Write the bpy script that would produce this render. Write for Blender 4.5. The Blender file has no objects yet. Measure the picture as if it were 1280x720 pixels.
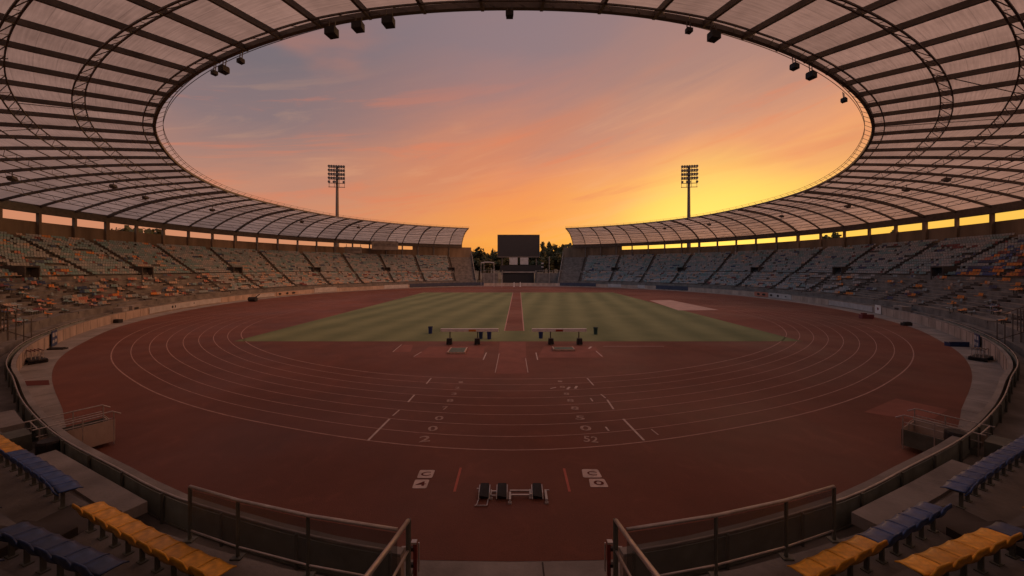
import bpy, bmesh, math, random
import numpy as np
from mathutils import Vector, Matrix
random.seed(7); RNG = np.random.default_rng(11)
SC = bpy.context.scene
COL = SC.collection
R = math.radians
PI = math.pi

# ------------------------------------------------------------------ camera
EYE = 7.75; F = 450.0; HOR = 335.0          # eye height, focal length in px of a 1280 wide frame, horizon row
cam_d = bpy.data.cameras.new('camera'); cam = bpy.data.objects.new('camera', cam_d); COL.objects.link(cam)
cam.location = (0, 0, EYE); cam.rotation_euler = (R(90), 0, 0)
cam_d.sensor_width = 36; cam_d.lens = 36*F/1280; cam_d.shift_y = -(360-HOR)/1280
cam_d.clip_start = 0.1; cam_d.clip_end = 4000
SC.camera = cam

# ------------------------------------------------------------------ world (dusk sky)
def s2l(c):
    c = c/255.0
    return c/12.92 if c <= 0.04045 else ((c+0.055)/1.055)**2.4
def rgb(r, g, b): return (s2l(r), s2l(g), s2l(b), 1)
SUN_AZ, SUN_EL = R(29), R(4.0)
W = bpy.data.worlds.new('World'); SC.world = W; W.use_nodes = True
nt = W.node_tree; nt.nodes.clear()
def N(t, **k):
    n = nt.nodes.new(t)
    for a, v in k.items(): setattr(n, a, v)
    return n
def L(a, b): nt.links.new(a, b)
def math_(op, a, b=None, c=None, clamp=False):
    n = N('ShaderNodeMath', operation=op, use_clamp=clamp)
    for i, v in enumerate((a, b, c)):
        if v is None: continue
        if isinstance(v, (int, float)): n.inputs[i].default_value = v
        else: L(v, n.inputs[i])
    return n.outputs[0]
def mapr(v, a, b, c=0.0, d=1.0, interp='SMOOTHSTEP'):
    n = N('ShaderNodeMapRange', interpolation_type=interp)
    L(v, n.inputs['Value'])
    for k, x in zip(('From Min', 'From Max', 'To Min', 'To Max'), (a, b, c, d)): n.inputs[k].default_value = x
    return n.outputs[0]
def ramp(v, stops):
    n = N('ShaderNodeValToRGB'); L(v, n.inputs[0]); cr = n.color_ramp
    cr.interpolation = 'EASE' if len(stops) < 3 else 'LINEAR'
    cr.elements[0].position, cr.elements[0].color = stops[0][0], stops[0][1]
    cr.elements[1].position, cr.elements[1].color = stops[-1][0], stops[-1][1]
    for p, c in stops[1:-1]:
        e = cr.elements.new(p); e.color = c
    return n.outputs[0]
def mix(f, a, b, bt='MIX'):
    n = N('ShaderNodeMix', data_type='RGBA', blend_type=bt)
    for s, v in ((n.inputs[0], f), (n.inputs[6], a), (n.inputs[7], b)):
        if isinstance(v, (int, float)): s.default_value = v
        elif isinstance(v, tuple): s.default_value = v
        else: L(v, s)
    return n.outputs[2]
tc = N('ShaderNodeTexCoord'); sep = N('ShaderNodeSeparateXYZ'); L(tc.outputs['Generated'], sep.inputs[0])
x_, y_, z_ = sep.outputs
az = math_('ARCTAN2', x_, y_)
zc = math_('MAXIMUM', z_, 0.0)
# streaky high cloud: noise stretched along the azimuth, tilted a little
cb = N('ShaderNodeCombineXYZ')
L(math_('MULTIPLY', az, 1.3), cb.inputs[0])
L(math_('SUBTRACT', math_('MULTIPLY', zc, 6.5), math_('MULTIPLY', az, 1.5)), cb.inputs[1])
cb.inputs[2].default_value = 3.7
def noise(vec, scale, detail, rough=0.5, dist=0.0):
    n = N('ShaderNodeTexNoise'); L(vec, n.inputs['Vector'])
    n.inputs['Scale'].default_value = scale; n.inputs['Detail'].default_value = detail
    n.inputs['Roughness'].default_value = rough; n.inputs['Distortion'].default_value = dist
    return n.outputs[0]
n1 = noise(cb.outputs[0], 1.0, 6, 0.55, 0.35)
n2 = noise(cb.outputs[0], 3.1, 5, 0.6, 0.5)
zz = math_('ADD', zc, math_('MULTIPLY', math_('SUBTRACT', n1, 0.5), 0.20))
zz = math_('MAXIMUM', math_('ADD', zz, math_('MULTIPLY', math_('SUBTRACT', n2, 0.5), 0.07)), 0.0)
left = ramp(zz, [(0.0, rgb(206,134,100)), (0.10, rgb(208,136,102)), (0.17, rgb(196,134,108)), (0.25, rgb(166,124,112)), (0.33, rgb(138,114,114)), (0.45, rgb(121,108,113)), (0.62, rgb(122,112,120)), (1.0, rgb(170,156,164))])
mid = ramp(zz, [(0.0, rgb(236,142,46)), (0.09, rgb(247,158,60)), (0.16, rgb(243,146,72)), (0.25, rgb(228,140,92)), (0.33, rgb(198,130,104)), (0.42, rgb(172,124,114)), (0.53, rgb(146,120,122)), (0.70, rgb(138,120,126)), (1.0, rgb(170,156,164))])
right = ramp(zz, [(0.0, rgb(242,172,56)), (0.09, rgb(251,196,74)), (0.15, rgb(250,190,80)), (0.21, rgb(246,172,90)), (0.28, rgb(234,154,100)), (0.35, rgb(208,142,110)), (0.45, rgb(174,128,114)), (0.62, rgb(150,120,120)), (1.0, rgb(170,156,164))])
sky = mix(mapr(az, -0.62, 0.02), left, mid)
sky = mix(mapr(az, 0.02, 0.50), sky, right)
# one broad salmon cloud sheet rising to the right
cl = mapr(noise(cb.outputs[0], 0.8, 4, 0.5, 0.6), 0.50, 0.72)
sky = mix(math_('MULTIPLY', math_('MULTIPLY', cl, mapr(z_, 0.12, 0.25)), mapr(z_, 0.6, 0.4, 0.0, 0.55)), sky, rgb(206,126,92))
# thin streaks of lit cloud
cb2 = N('ShaderNodeCombineXYZ')
L(math_('MULTIPLY', az, 1.6), cb2.inputs[0])
L(math_('SUBTRACT', math_('MULTIPLY', zc, 15.0), math_('MULTIPLY', az, 3.0)), cb2.inputs[1]); cb2.inputs[2].default_value = 9.1
n3 = noise(cb2.outputs[0], 0.9, 7, 0.62, 0.8)
st = math_('MULTIPLY', mapr(n3, 0.50, 0.64), mapr(z_, 0.06, 0.16))
st = math_('MULTIPLY', st, mapr(z_, 0.52, 0.30, 0.0, 0.45))
sky = mix(st, sky, rgb(228,122,78))
st2 = math_('MULTIPLY', mapr(n3, 0.46, 0.34), mapr(z_, 0.50, 0.30, 0.0, 0.17))
sky = mix(st2, sky, rgb(240,176,126))
# the glow round the place where the sun has just gone down
sv = N('ShaderNodeVectorMath', operation='DOT_PRODUCT'); L(tc.outputs['Generated'], sv.inputs[0])
sv.inputs[1].default_value = (math.sin(SUN_AZ)*math.cos(R(7)), math.cos(SUN_AZ)*math.cos(R(3.5)), math.sin(R(3.5)))
glow = mapr(sv.outputs['Value'], 0.966, 1.0)
sky = mix(math_('MULTIPLY', glow, 0.72), sky, rgb(253,216,84))
# unseen sky behind the camera, brightened to add fill on foreground and stands
aabs = math_('ABSOLUTE', az)
back = ramp(zc, [(0.0, rgb(186,150,138)), (0.35, rgb(172,160,170)), (1.0, rgb(170,156,164))])
sky = mix(mapr(aabs, 1.1, 2.4), sky, back)
# unseen sky high and sideways: added orange glow and blue-grey fill, lighting the roof
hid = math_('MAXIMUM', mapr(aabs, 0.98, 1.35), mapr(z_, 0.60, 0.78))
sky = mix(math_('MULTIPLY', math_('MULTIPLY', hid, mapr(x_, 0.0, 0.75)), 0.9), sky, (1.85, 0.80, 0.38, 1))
sky = mix(math_('MULTIPLY', math_('MULTIPLY', hid, mapr(x_, 0.0, -0.75)), 0.9), sky, rgb(132,144,164))
nis = N('ShaderNodeTexSky', sky_type='NISHITA', sun_disc=False)
nis.sun_elevation = SUN_EL; nis.sun_rotation = SUN_AZ
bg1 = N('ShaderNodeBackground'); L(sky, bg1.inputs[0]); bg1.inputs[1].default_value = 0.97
bg2 = N('ShaderNodeBackground'); L(nis.outputs[0], bg2.inputs[0]); bg2.inputs[1].default_value = 0.012
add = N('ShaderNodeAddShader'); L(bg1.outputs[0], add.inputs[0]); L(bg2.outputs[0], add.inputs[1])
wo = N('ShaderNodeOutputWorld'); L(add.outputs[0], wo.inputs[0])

sun_d = bpy.data.lights.new('sun', 'SUN'); sun = bpy.data.objects.new('sun', sun_d); COL.objects.link(sun)
sun_d.energy = 0.45; sun_d.angle = R(8); sun_d.color = (1.0, 0.50, 0.22)
d = Vector((math.sin(SUN_AZ)*math.cos(SUN_EL), math.cos(SUN_AZ)*math.cos(SUN_EL), math.sin(SUN_EL)))
sun.rotation_euler = (-d).to_track_quat('-Z', 'Y').to_euler()
sun.location = (60, 110, 60)
SC.view_settings.view_transform = 'Standard'; SC.view_settings.look = 'None'
SC.view_settings.exposure = 0.0; SC.view_settings.gamma = 1.0
SC.view_settings.use_curve_mapping = False
SC.cycles.max_bounces = 6; SC.cycles.diffuse_bounces = 3; SC.cycles.transmission_bounces = 4
SC.cycles.transparent_max_bounces = 8; SC.cycles.caustics_reflective = False; SC.cycles.caustics_refractive = False

# ------------------------------------------------------------------ materials
def material(name, color, rough=0.7, var=0.25, scale=1.0, bump=0.0, bscale=None, metal=0.0, detail=6, tint=None, stretch=(1,1,1), spec=0.5):
    m = bpy.data.materials.new(name); m.use_nodes = True
    t = m.node_tree; b = t.nodes['Principled BSDF']
    b.inputs['Roughness'].default_value = rough; b.inputs['Metallic'].default_value = metal
    b.inputs['Specular IOR Level'].default_value = spec
    tc = t.nodes.new('ShaderNodeTexCoord'); mp = t.nodes.new('ShaderNodeMapping'); mp.inputs['Scale'].default_value = stretch
    t.links.new(tc.outputs['Object'], mp.inputs[0])
    nz = t.nodes.new('ShaderNodeTexNoise'); nz.inputs['Scale'].default_value = scale; nz.inputs['Detail'].default_value = detail
    nz.inputs['Roughness'].default_value = 0.6
    t.links.new(mp.outputs[0], nz.inputs['Vector'])
    cr = t.nodes.new('ShaderNodeValToRGB'); cr.color_ramp.elements[0].position = 0.3; cr.color_ramp.elements[1].position = 0.7
    a = [max(0, c*(1-var)) for c in color]; z = [min(1, c*(1+var)) for c in (tint or color)]
    cr.color_ramp.elements[0].color = (*a, 1); cr.color_ramp.elements[1].color = (*z, 1)
    t.links.new(nz.outputs[0], cr.inputs[0]); t.links.new(cr.outputs[0], b.inputs['Base Color'])
    if bump:
        n2 = t.nodes.new('ShaderNodeTexNoise'); n2.inputs['Scale'].default_value = bscale or scale*8; n2.inputs['Detail'].default_value = 4
        t.links.new(mp.outputs[0], n2.inputs['Vector'])
        bp = t.nodes.new('ShaderNodeBump'); bp.inputs['Strength'].default_value = bump; bp.inputs['Distance'].default_value = 0.05
        t.links.new(n2.outputs[0], bp.inputs['Height']); t.links.new(bp.outputs[0], b.inputs['Normal'])
    return m
M = {}
M['earth'] = material('dry_ground', (0.06,0.055,0.04), 0.95, 0.4, 0.08)
M['rubber'] = material('track_rubber', (0.150,0.052,0.034), 0.84, 0.16, 0.35, 0.25, 30, detail=10, spec=0.3)
M['rubber_light'] = material('worn_track_rubber', (0.225,0.082,0.060), 0.85, 0.15, 0.8, detail=8, spec=0.3)
M['rubber_dark'] = material('dark_red_rubber', (0.11,0.02,0.015), 0.8, 0.15, 0.5, spec=0.3)
M['line'] = material('line_paint', (0.55,0.42,0.38), 0.75, 0.25, 2.5, spec=0.3)
M['line_faded'] = material('faded_line_paint', (0.40,0.23,0.19), 0.8, 0.25, 2.0, spec=0.3)
M['numeral'] = material('faded_numeral_paint', (0.38,0.25,0.21), 0.8, 0.45, 6.0, spec=0.3)
M['line_red'] = material('red_line_paint', (0.45,0.12,0.09), 0.8, 0.2, 2.0, spec=0.3)
M['concrete'] = material('apron_concrete', (0.245,0.22,0.205), 0.9, 0.35, 0.5, 0.3, 12, detail=10)
M['step'] = material('terrace_concrete', (0.17,0.155,0.145), 0.92, 0.4, 0.7, 0.3, 10, detail=10)
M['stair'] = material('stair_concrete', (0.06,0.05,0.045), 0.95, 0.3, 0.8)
M['backwall'] = material('back_wall_concrete', (0.20,0.145,0.10), 0.92, 0.45, 0.25, stretch=(1,1,0.15), detail=9)
M['wall'] = material('barrier_concrete', (0.40,0.31,0.26), 0.9, 0.3, 0.6, 0.15, 8, detail=9, stretch=(1,1,0.5))
M['steel'] = material('dark_roof_steel', (0.11,0.09,0.078), 0.6, 0.3, 1.5, metal=0.2)
M['galv'] = material('galvanised_tube', (0.46,0.41,0.39), 0.40, 0.25, 3.0, metal=0.5)
M['darkpaint'] = material('dark_green_paint', (0.10,0.105,0.088), 0.6, 0.3, 2.0)
M['black'] = material('black_rubber', (0.018,0.016,0.017), 0.7, 0.3, 4.0)
M['white'] = material('white_paint', (0.72,0.68,0.66), 0.6, 0.12, 2.0)
M['cream'] = material('cream_plastic', (0.52,0.36,0.28), 0.55, 0.2, 3.0)
M['slate'] = material('slate_plastic', (0.27,0.325,0.35), 0.6, 0.25, 2.0)
M['grey'] = material('grey_plastic', (0.31,0.30,0.305), 0.6, 0.25, 2.0)
M['teal'] = material('teal_plastic', (0.155,0.255,0.27), 0.6, 0.25, 2.0)
M['orange'] = material('orange_plastic', (0.70,0.24,0.05), 0.5, 0.2, 2.0)
M['salmon'] = material('salmon_plastic', (0.42,0.16,0.11), 0.55, 0.2, 2.0)
M['maroon'] = material('maroon_plastic', (0.16,0.04,0.045), 0.55, 0.2, 2.0)
M['blue'] = material('blue_plastic', (0.03,0.085,0.27), 0.42, 0.22, 3.0)
M['navy'] = material('navy_plastic', (0.018,0.045,0.135), 0.42, 0.25, 3.0)
M['yellow'] = material('yellow_plastic', (0.85,0.40,0.03), 0.42, 0.2, 3.0)
M['binblue'] = material('bin_plastic', (0.02,0.035,0.16), 0.5, 0.2, 3.0)
M['bingreen'] = material('bin_green_plastic', (0.02,0.06,0.065), 0.5, 0.2, 3.0)
M['red'] = material('red_paint', (0.30,0.03,0.02), 0.5, 0.2, 3.0)
M['gatered'] = material('dull_red_paint', (0.16,0.025,0.02), 0.6, 0.3, 4.0)
M['screen'] = material('dead_screen', (0.020,0.015,0.016), 0.5, 0.15, 0.5)
M['mat'] = material('green_grey_mat', (0.10,0.12,0.09), 0.8, 0.25, 2.0)
M['bark'] = material('bark', (0.07,0.05,0.035), 0.95, 0.3, 2.0)
M['leafA'] = material('dark_leaves', (0.045,0.05,0.018), 0.8, 0.45, 1.2)
M['leafB'] = material('olive_leaves', (0.065,0.06,0.025), 0.8, 0.45, 1.2)
M['adblue'] = material('blue_board', (0.04,0.05,0.085), 0.6, 0.2, 1.0)
M['adgrey'] = material('grey_board', (0.42,0.40,0.40), 0.6, 0.2, 1.0)
M['infill'] = material('fence_infill', (0.20,0.22,0.19), 0.7, 0.3, 1.5)
M['lightglass'] = material('lamp_glass', (0.05,0.04,0.035), 0.3, 0.2, 3.0)
M['hill'] = material('far_woodland', (0.05,0.045,0.03), 0.95, 0.4, 0.03)

for k_n in ('blue','navy','yellow','orange','cream','slate'):
    t = M[k_n].node_tree; b = t.nodes['Principled BSDF']; lk = b.inputs['Base Color'].links[0].from_socket
    oi = t.nodes.new('ShaderNodeObjectInfo'); mr = t.nodes.new('ShaderNodeMapRange'); mr.inputs['To Min'].default_value = 0.78; mr.inputs['To Max'].default_value = 1.15
    t.links.new(oi.outputs['Random'], mr.inputs['Value'])
    nz = t.nodes.new('ShaderNodeTexNoise'); nz.inputs['Scale'].default_value = 9; nz.inputs['Detail'].default_value = 6
    tcn = t.nodes.new('ShaderNodeTexCoord'); t.links.new(tcn.outputs['Object'], nz.inputs['Vector'])
    m2 = t.nodes.new('ShaderNodeMapRange'); m2.inputs['From Min'].default_value = 0.35; m2.inputs['From Max'].default_value = 0.6; m2.inputs['To Min'].default_value = 0.72; m2.inputs['To Max'].default_value = 1.05
    t.links.new(nz.outputs[0], m2.inputs['Value'])
    mu = t.nodes.new('ShaderNodeMath'); mu.operation = 'MULTIPLY'; t.links.new(mr.outputs[0], mu.inputs[0]); t.links.new(m2.outputs[0], mu.inputs[1])
    vm = t.nodes.new('ShaderNodeVectorMath'); vm.operation = 'SCALE'; t.links.new(lk, vm.inputs[0]); t.links.new(mu.outputs[0], vm.inputs['Scale']); t.links.new(vm.outputs[0], b.inputs['Base Color'])
# grass with mown bands running down the field
m = bpy.data.materials.new('mown_grass'); m.use_nodes = True; t = m.node_tree; b = t.nodes['Principled BSDF']
b.inputs['Roughness'].default_value = 0.9; b.inputs['Specular IOR Level'].default_value = 0.2
tcn = t.nodes.new('ShaderNodeTexCoord'); wv = t.nodes.new('ShaderNodeTexWave'); wv.bands_direction = 'X'; wv.wave_type = 'BANDS'
wv.inputs['Scale'].default_value = 0.062; wv.inputs['Distortion'].default_value = 0.8; wv.inputs['Detail'].default_value = 3
mpn = t.nodes.new('ShaderNodeMapping'); mpn.inputs['Rotation'].default_value = (0,0,R(8))
t.links.new(tcn.outputs['Object'], mpn.inputs[0]); t.links.new(mpn.outputs[0], wv.inputs['Vector'])
nz = t.nodes.new('ShaderNodeTexNoise'); nz.inputs['Scale'].default_value = 0.16; nz.inputs['Detail'].default_value = 10; nz.inputs['Roughness'].default_value = 0.65
t.links.new(tcn.outputs['Object'], nz.inputs['Vector'])
mx = t.nodes.new('ShaderNodeMix'); mx.data_type = 'FLOAT'; mx.inputs[0].default_value = 0.73
t.links.new(wv.outputs['Fac'], mx.inputs[2]); t.links.new(nz.outputs[0], mx.inputs[3])
cr = t.nodes.new('ShaderNodeValToRGB'); cr.color_ramp.elements[0].position = 0.25; cr.color_ramp.elements[1].position = 0.72
cr.color_ramp.elements[0].color = (0.112,0.132,0.062,1); cr.color_ramp.elements[1].color = (0.198,0.212,0.102,1)
t.links.new(mx.outputs[0], cr.inputs[0]); t.links.new(cr.outputs[0], b.inputs['Base Color'])
M['grass'] = m

# worn track rubber: granules, faded traffic patches, faint damp stains
t = M['rubber'].node_tree; b = t.nodes['Principled BSDF']; link = b.inputs['Base Color'].links[0].from_socket
tcn = t.nodes.new('ShaderNodeTexCoord')
def tn(scale, detail, dist=0.0):
    n = t.nodes.new('ShaderNodeTexNoise'); n.inputs['Scale'].default_value = scale; n.inputs['Detail'].default_value = detail; n.inputs['Distortion'].default_value = dist
    t.links.new(tcn.outputs['Object'], n.inputs['Vector']); return n.outputs[0]
def tmap(v, a, b_, c, d_):
    n = t.nodes.new('ShaderNodeMapRange'); t.links.new(v, n.inputs['Value'])
    for k, x in zip(('From Min','From Max','To Min','To Max'), (a, b_, c, d_)): n.inputs[k].default_value = x
    return n.outputs[0]
def tmul(a, b_):
    n = t.nodes.new('ShaderNodeMath'); n.operation = 'MULTIPLY'; t.links.new(a, n.inputs[0]); t.links.new(b_, n.inputs[1]); return n.outputs[0]
f = tmul(tmul(tmap(tn(0.045, 3, 0.6), 0.35, 0.65, 0.84, 1.18), tmap(tn(60, 2), 0.3, 0.7, 0.86, 1.14)), tmap(tn(0.7, 8, 1.5), 0.56, 0.70, 1.0, 1.16))
# joints between the laid lanes of rubber, running across the field every nine metres
sx_ = t.nodes.new('ShaderNodeSeparateXYZ'); t.links.new(tcn.outputs['Object'], sx_.inputs[0])
dv = t.nodes.new('ShaderNodeMath'); dv.operation = 'MULTIPLY'; dv.inputs[1].default_value = 1/9.0; t.links.new(sx_.outputs[1], dv.inputs[0])
fr = t.nodes.new('ShaderNodeMath'); fr.operation = 'FRACT'; t.links.new(dv.outputs[0], fr.inputs[0])
f = tmul(f, tmap(fr.outputs[0], 0.993, 0.996, 1.0, 0.86))
vm = t.nodes.new('ShaderNodeVectorMath'); vm.operation = 'SCALE'; t.links.new(link, vm.inputs[0]); t.links.new(f, vm.inputs['Scale'])
t.links.new(vm.outputs[0], b.inputs['Base Color'])
t.links.new(tmap(tn(0.09, 4), 0.35, 0.65, 0.62, 0.9), b.inputs['Roughness'])

# translucent roof sheet, fine ribbing across the panels and old grime
m = bpy.data.materials.new('translucent_roof_sheet'); m.use_nodes = True; t = m.node_tree; t.nodes.clear()
tcn = t.nodes.new('ShaderNodeUVMap')
mpn = t.nodes.new('ShaderNodeMapping'); mpn.inputs['Scale'].default_value = (0.35, 9.0, 1)
t.links.new(tcn.outputs[0], mpn.inputs[0])
nz = t.nodes.new('ShaderNodeTexNoise'); nz.inputs['Scale'].default_value = 1.0; nz.inputs['Detail'].default_value = 4
t.links.new(mpn.outputs[0], nz.inputs['Vector'])
nb = t.nodes.new('ShaderNodeTexNoise'); nb.inputs['Scale'].default_value = 0.35; nb.inputs['Detail'].default_value = 8
t.links.new(tcn.outputs[0], nb.inputs['Vector'])
mx = t.nodes.new('ShaderNodeMix'); mx.data_type = 'FLOAT'; mx.inputs[0].default_value = 0.5
t.links.new(nz.outputs[0], mx.inputs[2]); t.links.new(nb.outputs[0], mx.inputs[3])
cr = t.nodes.new('ShaderNodeValToRGB'); cr.color_ramp.elements[0].position = 0.32; cr.color_ramp.elements[1].position = 0.66
cr.color_ramp.elements[0].color = (0.43,0.38,0.34,1); cr.color_ramp.elements[1].color = (0.69,0.62,0.56,1)
t.links.new(mx.outputs[0], cr.inputs[0])
uvb = t.nodes.new('ShaderNodeUVMap'); uvb.uv_map = 'bay'; wn = t.nodes.new('ShaderNodeTexWhiteNoise'); wn.noise_dimensions = '2D'
t.links.new(uvb.outputs[0], wn.inputs['Vector'])
mr = t.nodes.new('ShaderNodeMapRange'); mr.inputs['To Min'].default_value = 0.80; mr.inputs['To Max'].default_value = 1.08
t.links.new(wn.outputs['Value'], mr.inputs['Value'])
# weld seams every couple of metres across the bay
tcn.uv_map = 'UVMap'
sx_ = t.nodes.new('ShaderNodeSeparateXYZ'); t.links.new(tcn.outputs[0], sx_.inputs[0])
fr = t.nodes.new('ShaderNodeMath'); fr.operation = 'FRACT'; t.links.new(sx_.outputs[1], fr.inputs[0])
sm = t.nodes.new('ShaderNodeMath'); sm.operation = 'GREATER_THAN'; sm.inputs[1].default_value = 0.965; t.links.new(fr.outputs[0], sm.inputs[0])
sc_ = t.nodes.new('ShaderNodeMath'); sc_.operation = 'MULTIPLY_ADD'; sc_.inputs[1].default_value = -0.22; sc_.inputs[2].default_value = 1.0; t.links.new(sm.outputs[0], sc_.inputs[0])
mm_ = t.nodes.new('ShaderNodeMath'); mm_.operation = 'MULTIPLY'; t.links.new(mr.outputs[0], mm_.inputs[0]); t.links.new(sc_.outputs[0], mm_.inputs[1])
vm = t.nodes.new('ShaderNodeVectorMath'); vm.operation = 'SCALE'; t.links.new(cr.outputs[0], vm.inputs[0]); t.links.new(mm_.outputs[0], vm.inputs['Scale'])
cr = vm
tr = t.nodes.new('ShaderNodeBsdfTranslucent'); df = t.nodes.new('ShaderNodeBsdfDiffuse')
t.links.new(cr.outputs[0], tr.inputs[0]); t.links.new(cr.outputs[0], df.inputs[0])
ms = t.nodes.new('ShaderNodeMixShader'); ms.inputs[0].default_value = 0.30
t.links.new(tr.outputs[0], ms.inputs[1]); t.links.new(df.outputs[0], ms.inputs[2])
out = t.nodes.new('ShaderNodeOutputMaterial'); t.links.new(ms.outputs[0], out.inputs[0])
M['sheet'] = m

# lightly tinted glass balustrade sheet
m = bpy.data.materials.new('smoked_glass'); m.use_nodes = True; t = m.node_tree; t.nodes.clear()
tp = t.nodes.new('ShaderNodeBsdfTransparent'); tp.inputs[0].default_value = (0.72,0.72,0.72,1)
gl = t.nodes.new('ShaderNodeBsdfPrincipled'); gl.inputs['Base Color'].default_value = (0.13,0.13,0.12,1); gl.inputs['Roughness'].default_value = 0.35
ms = t.nodes.new('ShaderNodeMixShader'); ms.inputs[0].default_value = 0.5
t.links.new(tp.outputs[0], ms.inputs[1]); t.links.new(gl.outputs[0], ms.inputs[2])
out = t.nodes.new('ShaderNodeOutputMaterial'); t.links.new(ms.outputs[0], out.inputs[0])
M['glass'] = m

# ------------------------------------------------------------------ mesh builder
class MB:
    def __init__(s): s.v = []; s.f = []; s.m = []; s.uv = None
    def add(s, vs, fs, mi=0):
        o = len(s.v); s.v.extend(tuple(v) for v in vs); s.f.extend(tuple(i+o for i in f) for f in fs); s.m.extend([mi]*len(fs))
    def box(s, c, size, M4=None, mi=0, skip=()):
        x, y, z = (q/2 for q in size)
        vs = [Vector((a*x, b_*y, c_*z)) + Vector(c) for c_ in (-1,1) for b_ in (-1,1) for a in (-1,1)]
        if M4 is not None: vs = [M4 @ v for v in vs]
        fs = [(0,2,3,1),(4,5,7,6),(0,1,5,4),(2,6,7,3),(0,4,6,2),(1,3,7,5)]
        fs = [f for i, f in enumerate(fs) if i not in skip]
        s.add(vs, fs, mi)
    def quad(s, a, b, c, d, mi=0): s.add([a,b,c,d], [(0,1,2,3)], mi)
    def sweep(s, pts, ring, closed=False, up=Vector((0,0,1)), cap=True, mi=0):
        pts = [Vector(p) for p in pts]; n = len(pts); k = len(ring); vs = []
        for i, p in enumerate(pts):
            a = pts[(i-1) % n] if (i > 0 or closed) else p
            b = pts[(i+1) % n] if (i < n-1 or closed) else p
            tdir = (b-a); tdir = tdir.normalized() if tdir.length > 1e-9 else Vector((0,1,0))
            u = up if abs(tdir.dot(up)) < 0.98 else Vector((0,1,0.01))
            sd = tdir.cross(u).normalized(); uu = sd.cross(tdir)
            for (rx, rz) in ring: vs.append(p + sd*rx + uu*rz)
        fs = []
        for i in range(n if closed else n-1):
            j = (i+1) % n
            for q in range(k):
                r_ = (q+1) % k
                fs.append((i*k+q, i*k+r_, j*k+r_, j*k+q))
        if cap and not closed:
            fs.append(tuple(range(k-1, -1, -1))); fs.append(tuple((n-1)*k+q for q in range(k)))
        s.add(vs, fs, mi)
    def tube(s, pts, r, n=8, closed=False, mi=0):
        s.sweep(pts, [(r*math.cos(2*PI*i/n), r*math.sin(2*PI*i/n)) for i in range(n)], closed, mi=mi)
    def bar(s, pts, w, h, closed=False, mi=0):
        s.sweep(pts, [(-w/2,-h/2),(w/2,-h/2),(w/2,h/2),(-w/2,h/2)], closed, mi=mi)
    def build(s, name, mats, parent=None, loc=None, smooth=False):
        me = bpy.data.meshes.new(name)
        me.from_pydata([tuple(v) for v in s.v], [], s.f)
        for mm in (mats if isinstance(mats, (list, tuple)) else [mats]): me.materials.append(mm)
        if any(s.m): me.polygons.foreach_set('material_index', s.m)
        if smooth: me.polygons.foreach_set('use_smooth', [True]*len(me.polygons))
        me.update()
        o = bpy.data.objects.new(name, me); COL.objects.link(o)
        if parent: o.parent = parent
        if loc is not None: o.location = loc
        return o
def tag(o, label=None, cat=None, group=None, kind=None):
    if label: o['label'] = label
    if cat: o['category'] = cat
    if group: o['group'] = group
    if kind: o['kind'] = kind
    return o
def empty(name, label, cat, loc=(0,0,0), rz=0, group=None):
    o = bpy.data.objects.new(name, None); COL.objects.link(o); o.location = loc; o.rotation_euler = (0,0,rz)
    o.empty_display_size = 0.2
    return tag(o, label, cat, group)
def copy_tree(o, parent=None, loc=None, rz=None):
    c = o.copy(); COL.objects.link(c)
    if parent: c.parent = parent
    if loc is not None: c.location = loc
    if rz is not None: c.rotation_euler = (0,0,rz)
    for ch in [k for k in o.children]: copy_tree(ch, c)
    return c
def G(x, y, z=0.0):                     # the place at height z seen at photo pixel x, y (used while surveying the plan)
    Y = F*(EYE-z)/(y-HOR); return Vector(((x-640)/F*Y, Y, z))
def shear(Y): return 0.0178*max(0.0, Y-30.0)

# ------------------------------------------------------------------ plan of the stadium (polar about its centre)
CY = 75.0
class Curve:
    def __init__(s, pts):
        t = [R(p[0]) for p in pts]; r = [p[1] for p in pts]
        t = [-a for a in t[:0:-1]] + t; r = r[:0:-1] + r
        s.t = np.array(t); s.r = np.array(r)
        m_ = np.zeros(len(t))
        for i in range(1, len(t)-1): m_[i] = (s.r[i+1]-s.r[i-1])/(s.t[i+1]-s.t[i-1])
        s.m = m_
    def __call__(s, th):
        th = (th+PI) % (2*PI) - PI
        i = int(min(max(np.searchsorted(s.t, th)-1, 0), len(s.t)-2))
        h = s.t[i+1]-s.t[i]; u = (th-s.t[i])/h
        return float((2*u**3-3*u*u+1)*s.r[i] + (u**3-2*u*u+u)*h*s.m[i] + (-2*u**3+3*u*u)*s.r[i+1] + (u**3-u*u)*h*s.m[i+1])
wall = Curve([(0,66.9),(7.5,65.55),(11.3,64.45),(14,63.8),(20.6,62.3),(27.5,61.1),(33,60.8),(40,60.5),(49,60.3),(55,60.5),(63,61.1),(77,62.8),(94,65.7),(107,69),(121,72.1),(138,75.5),(149,77.9),(164,81),(180,82)])
redge = Curve([(0,65.5),(7.5,65.15),(14,63.45),(20,61.65),(25,60.3),(33,59.3),(45,58.6),(52,58.4),(61,58.9),(73,59.6),(85,61.2),(100,64),(121,69),(138,72.4),(150,74.9),(165,77.5),(180,78.5)])
outer = Curve([(0,59.7),(12.8,58.3),(22,57.2),(29.6,56.4),(41.4,55.8),(50,55.6),(61.6,55.3),(70,54.4),(90,52.5),(105,53.5),(122,57.2),(150,62.5),(180,64.5)])
inner = Curve([(0,49.9),(10,49.6),(16,49),(31.7,47.2),(38,46.5),(45,45.7),(58,43.6),(71,41.2),(90,40.2),(105,41.5),(122,45.5),(150,51),(180,53)])
rin = Curve([(0,52.2),(13,52.2),(20,51.95),(30,51.9),(39,52.2),(49.5,53),(65,55),(80,58.4),(93,62.1),(110,66.4),(126,71.2),(146,75),(165,77.8),(180,79)])
ROOF_Z, BEAM_Z = 24.45, 19.0
SW = 23.85                                # depth of the stand
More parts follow.
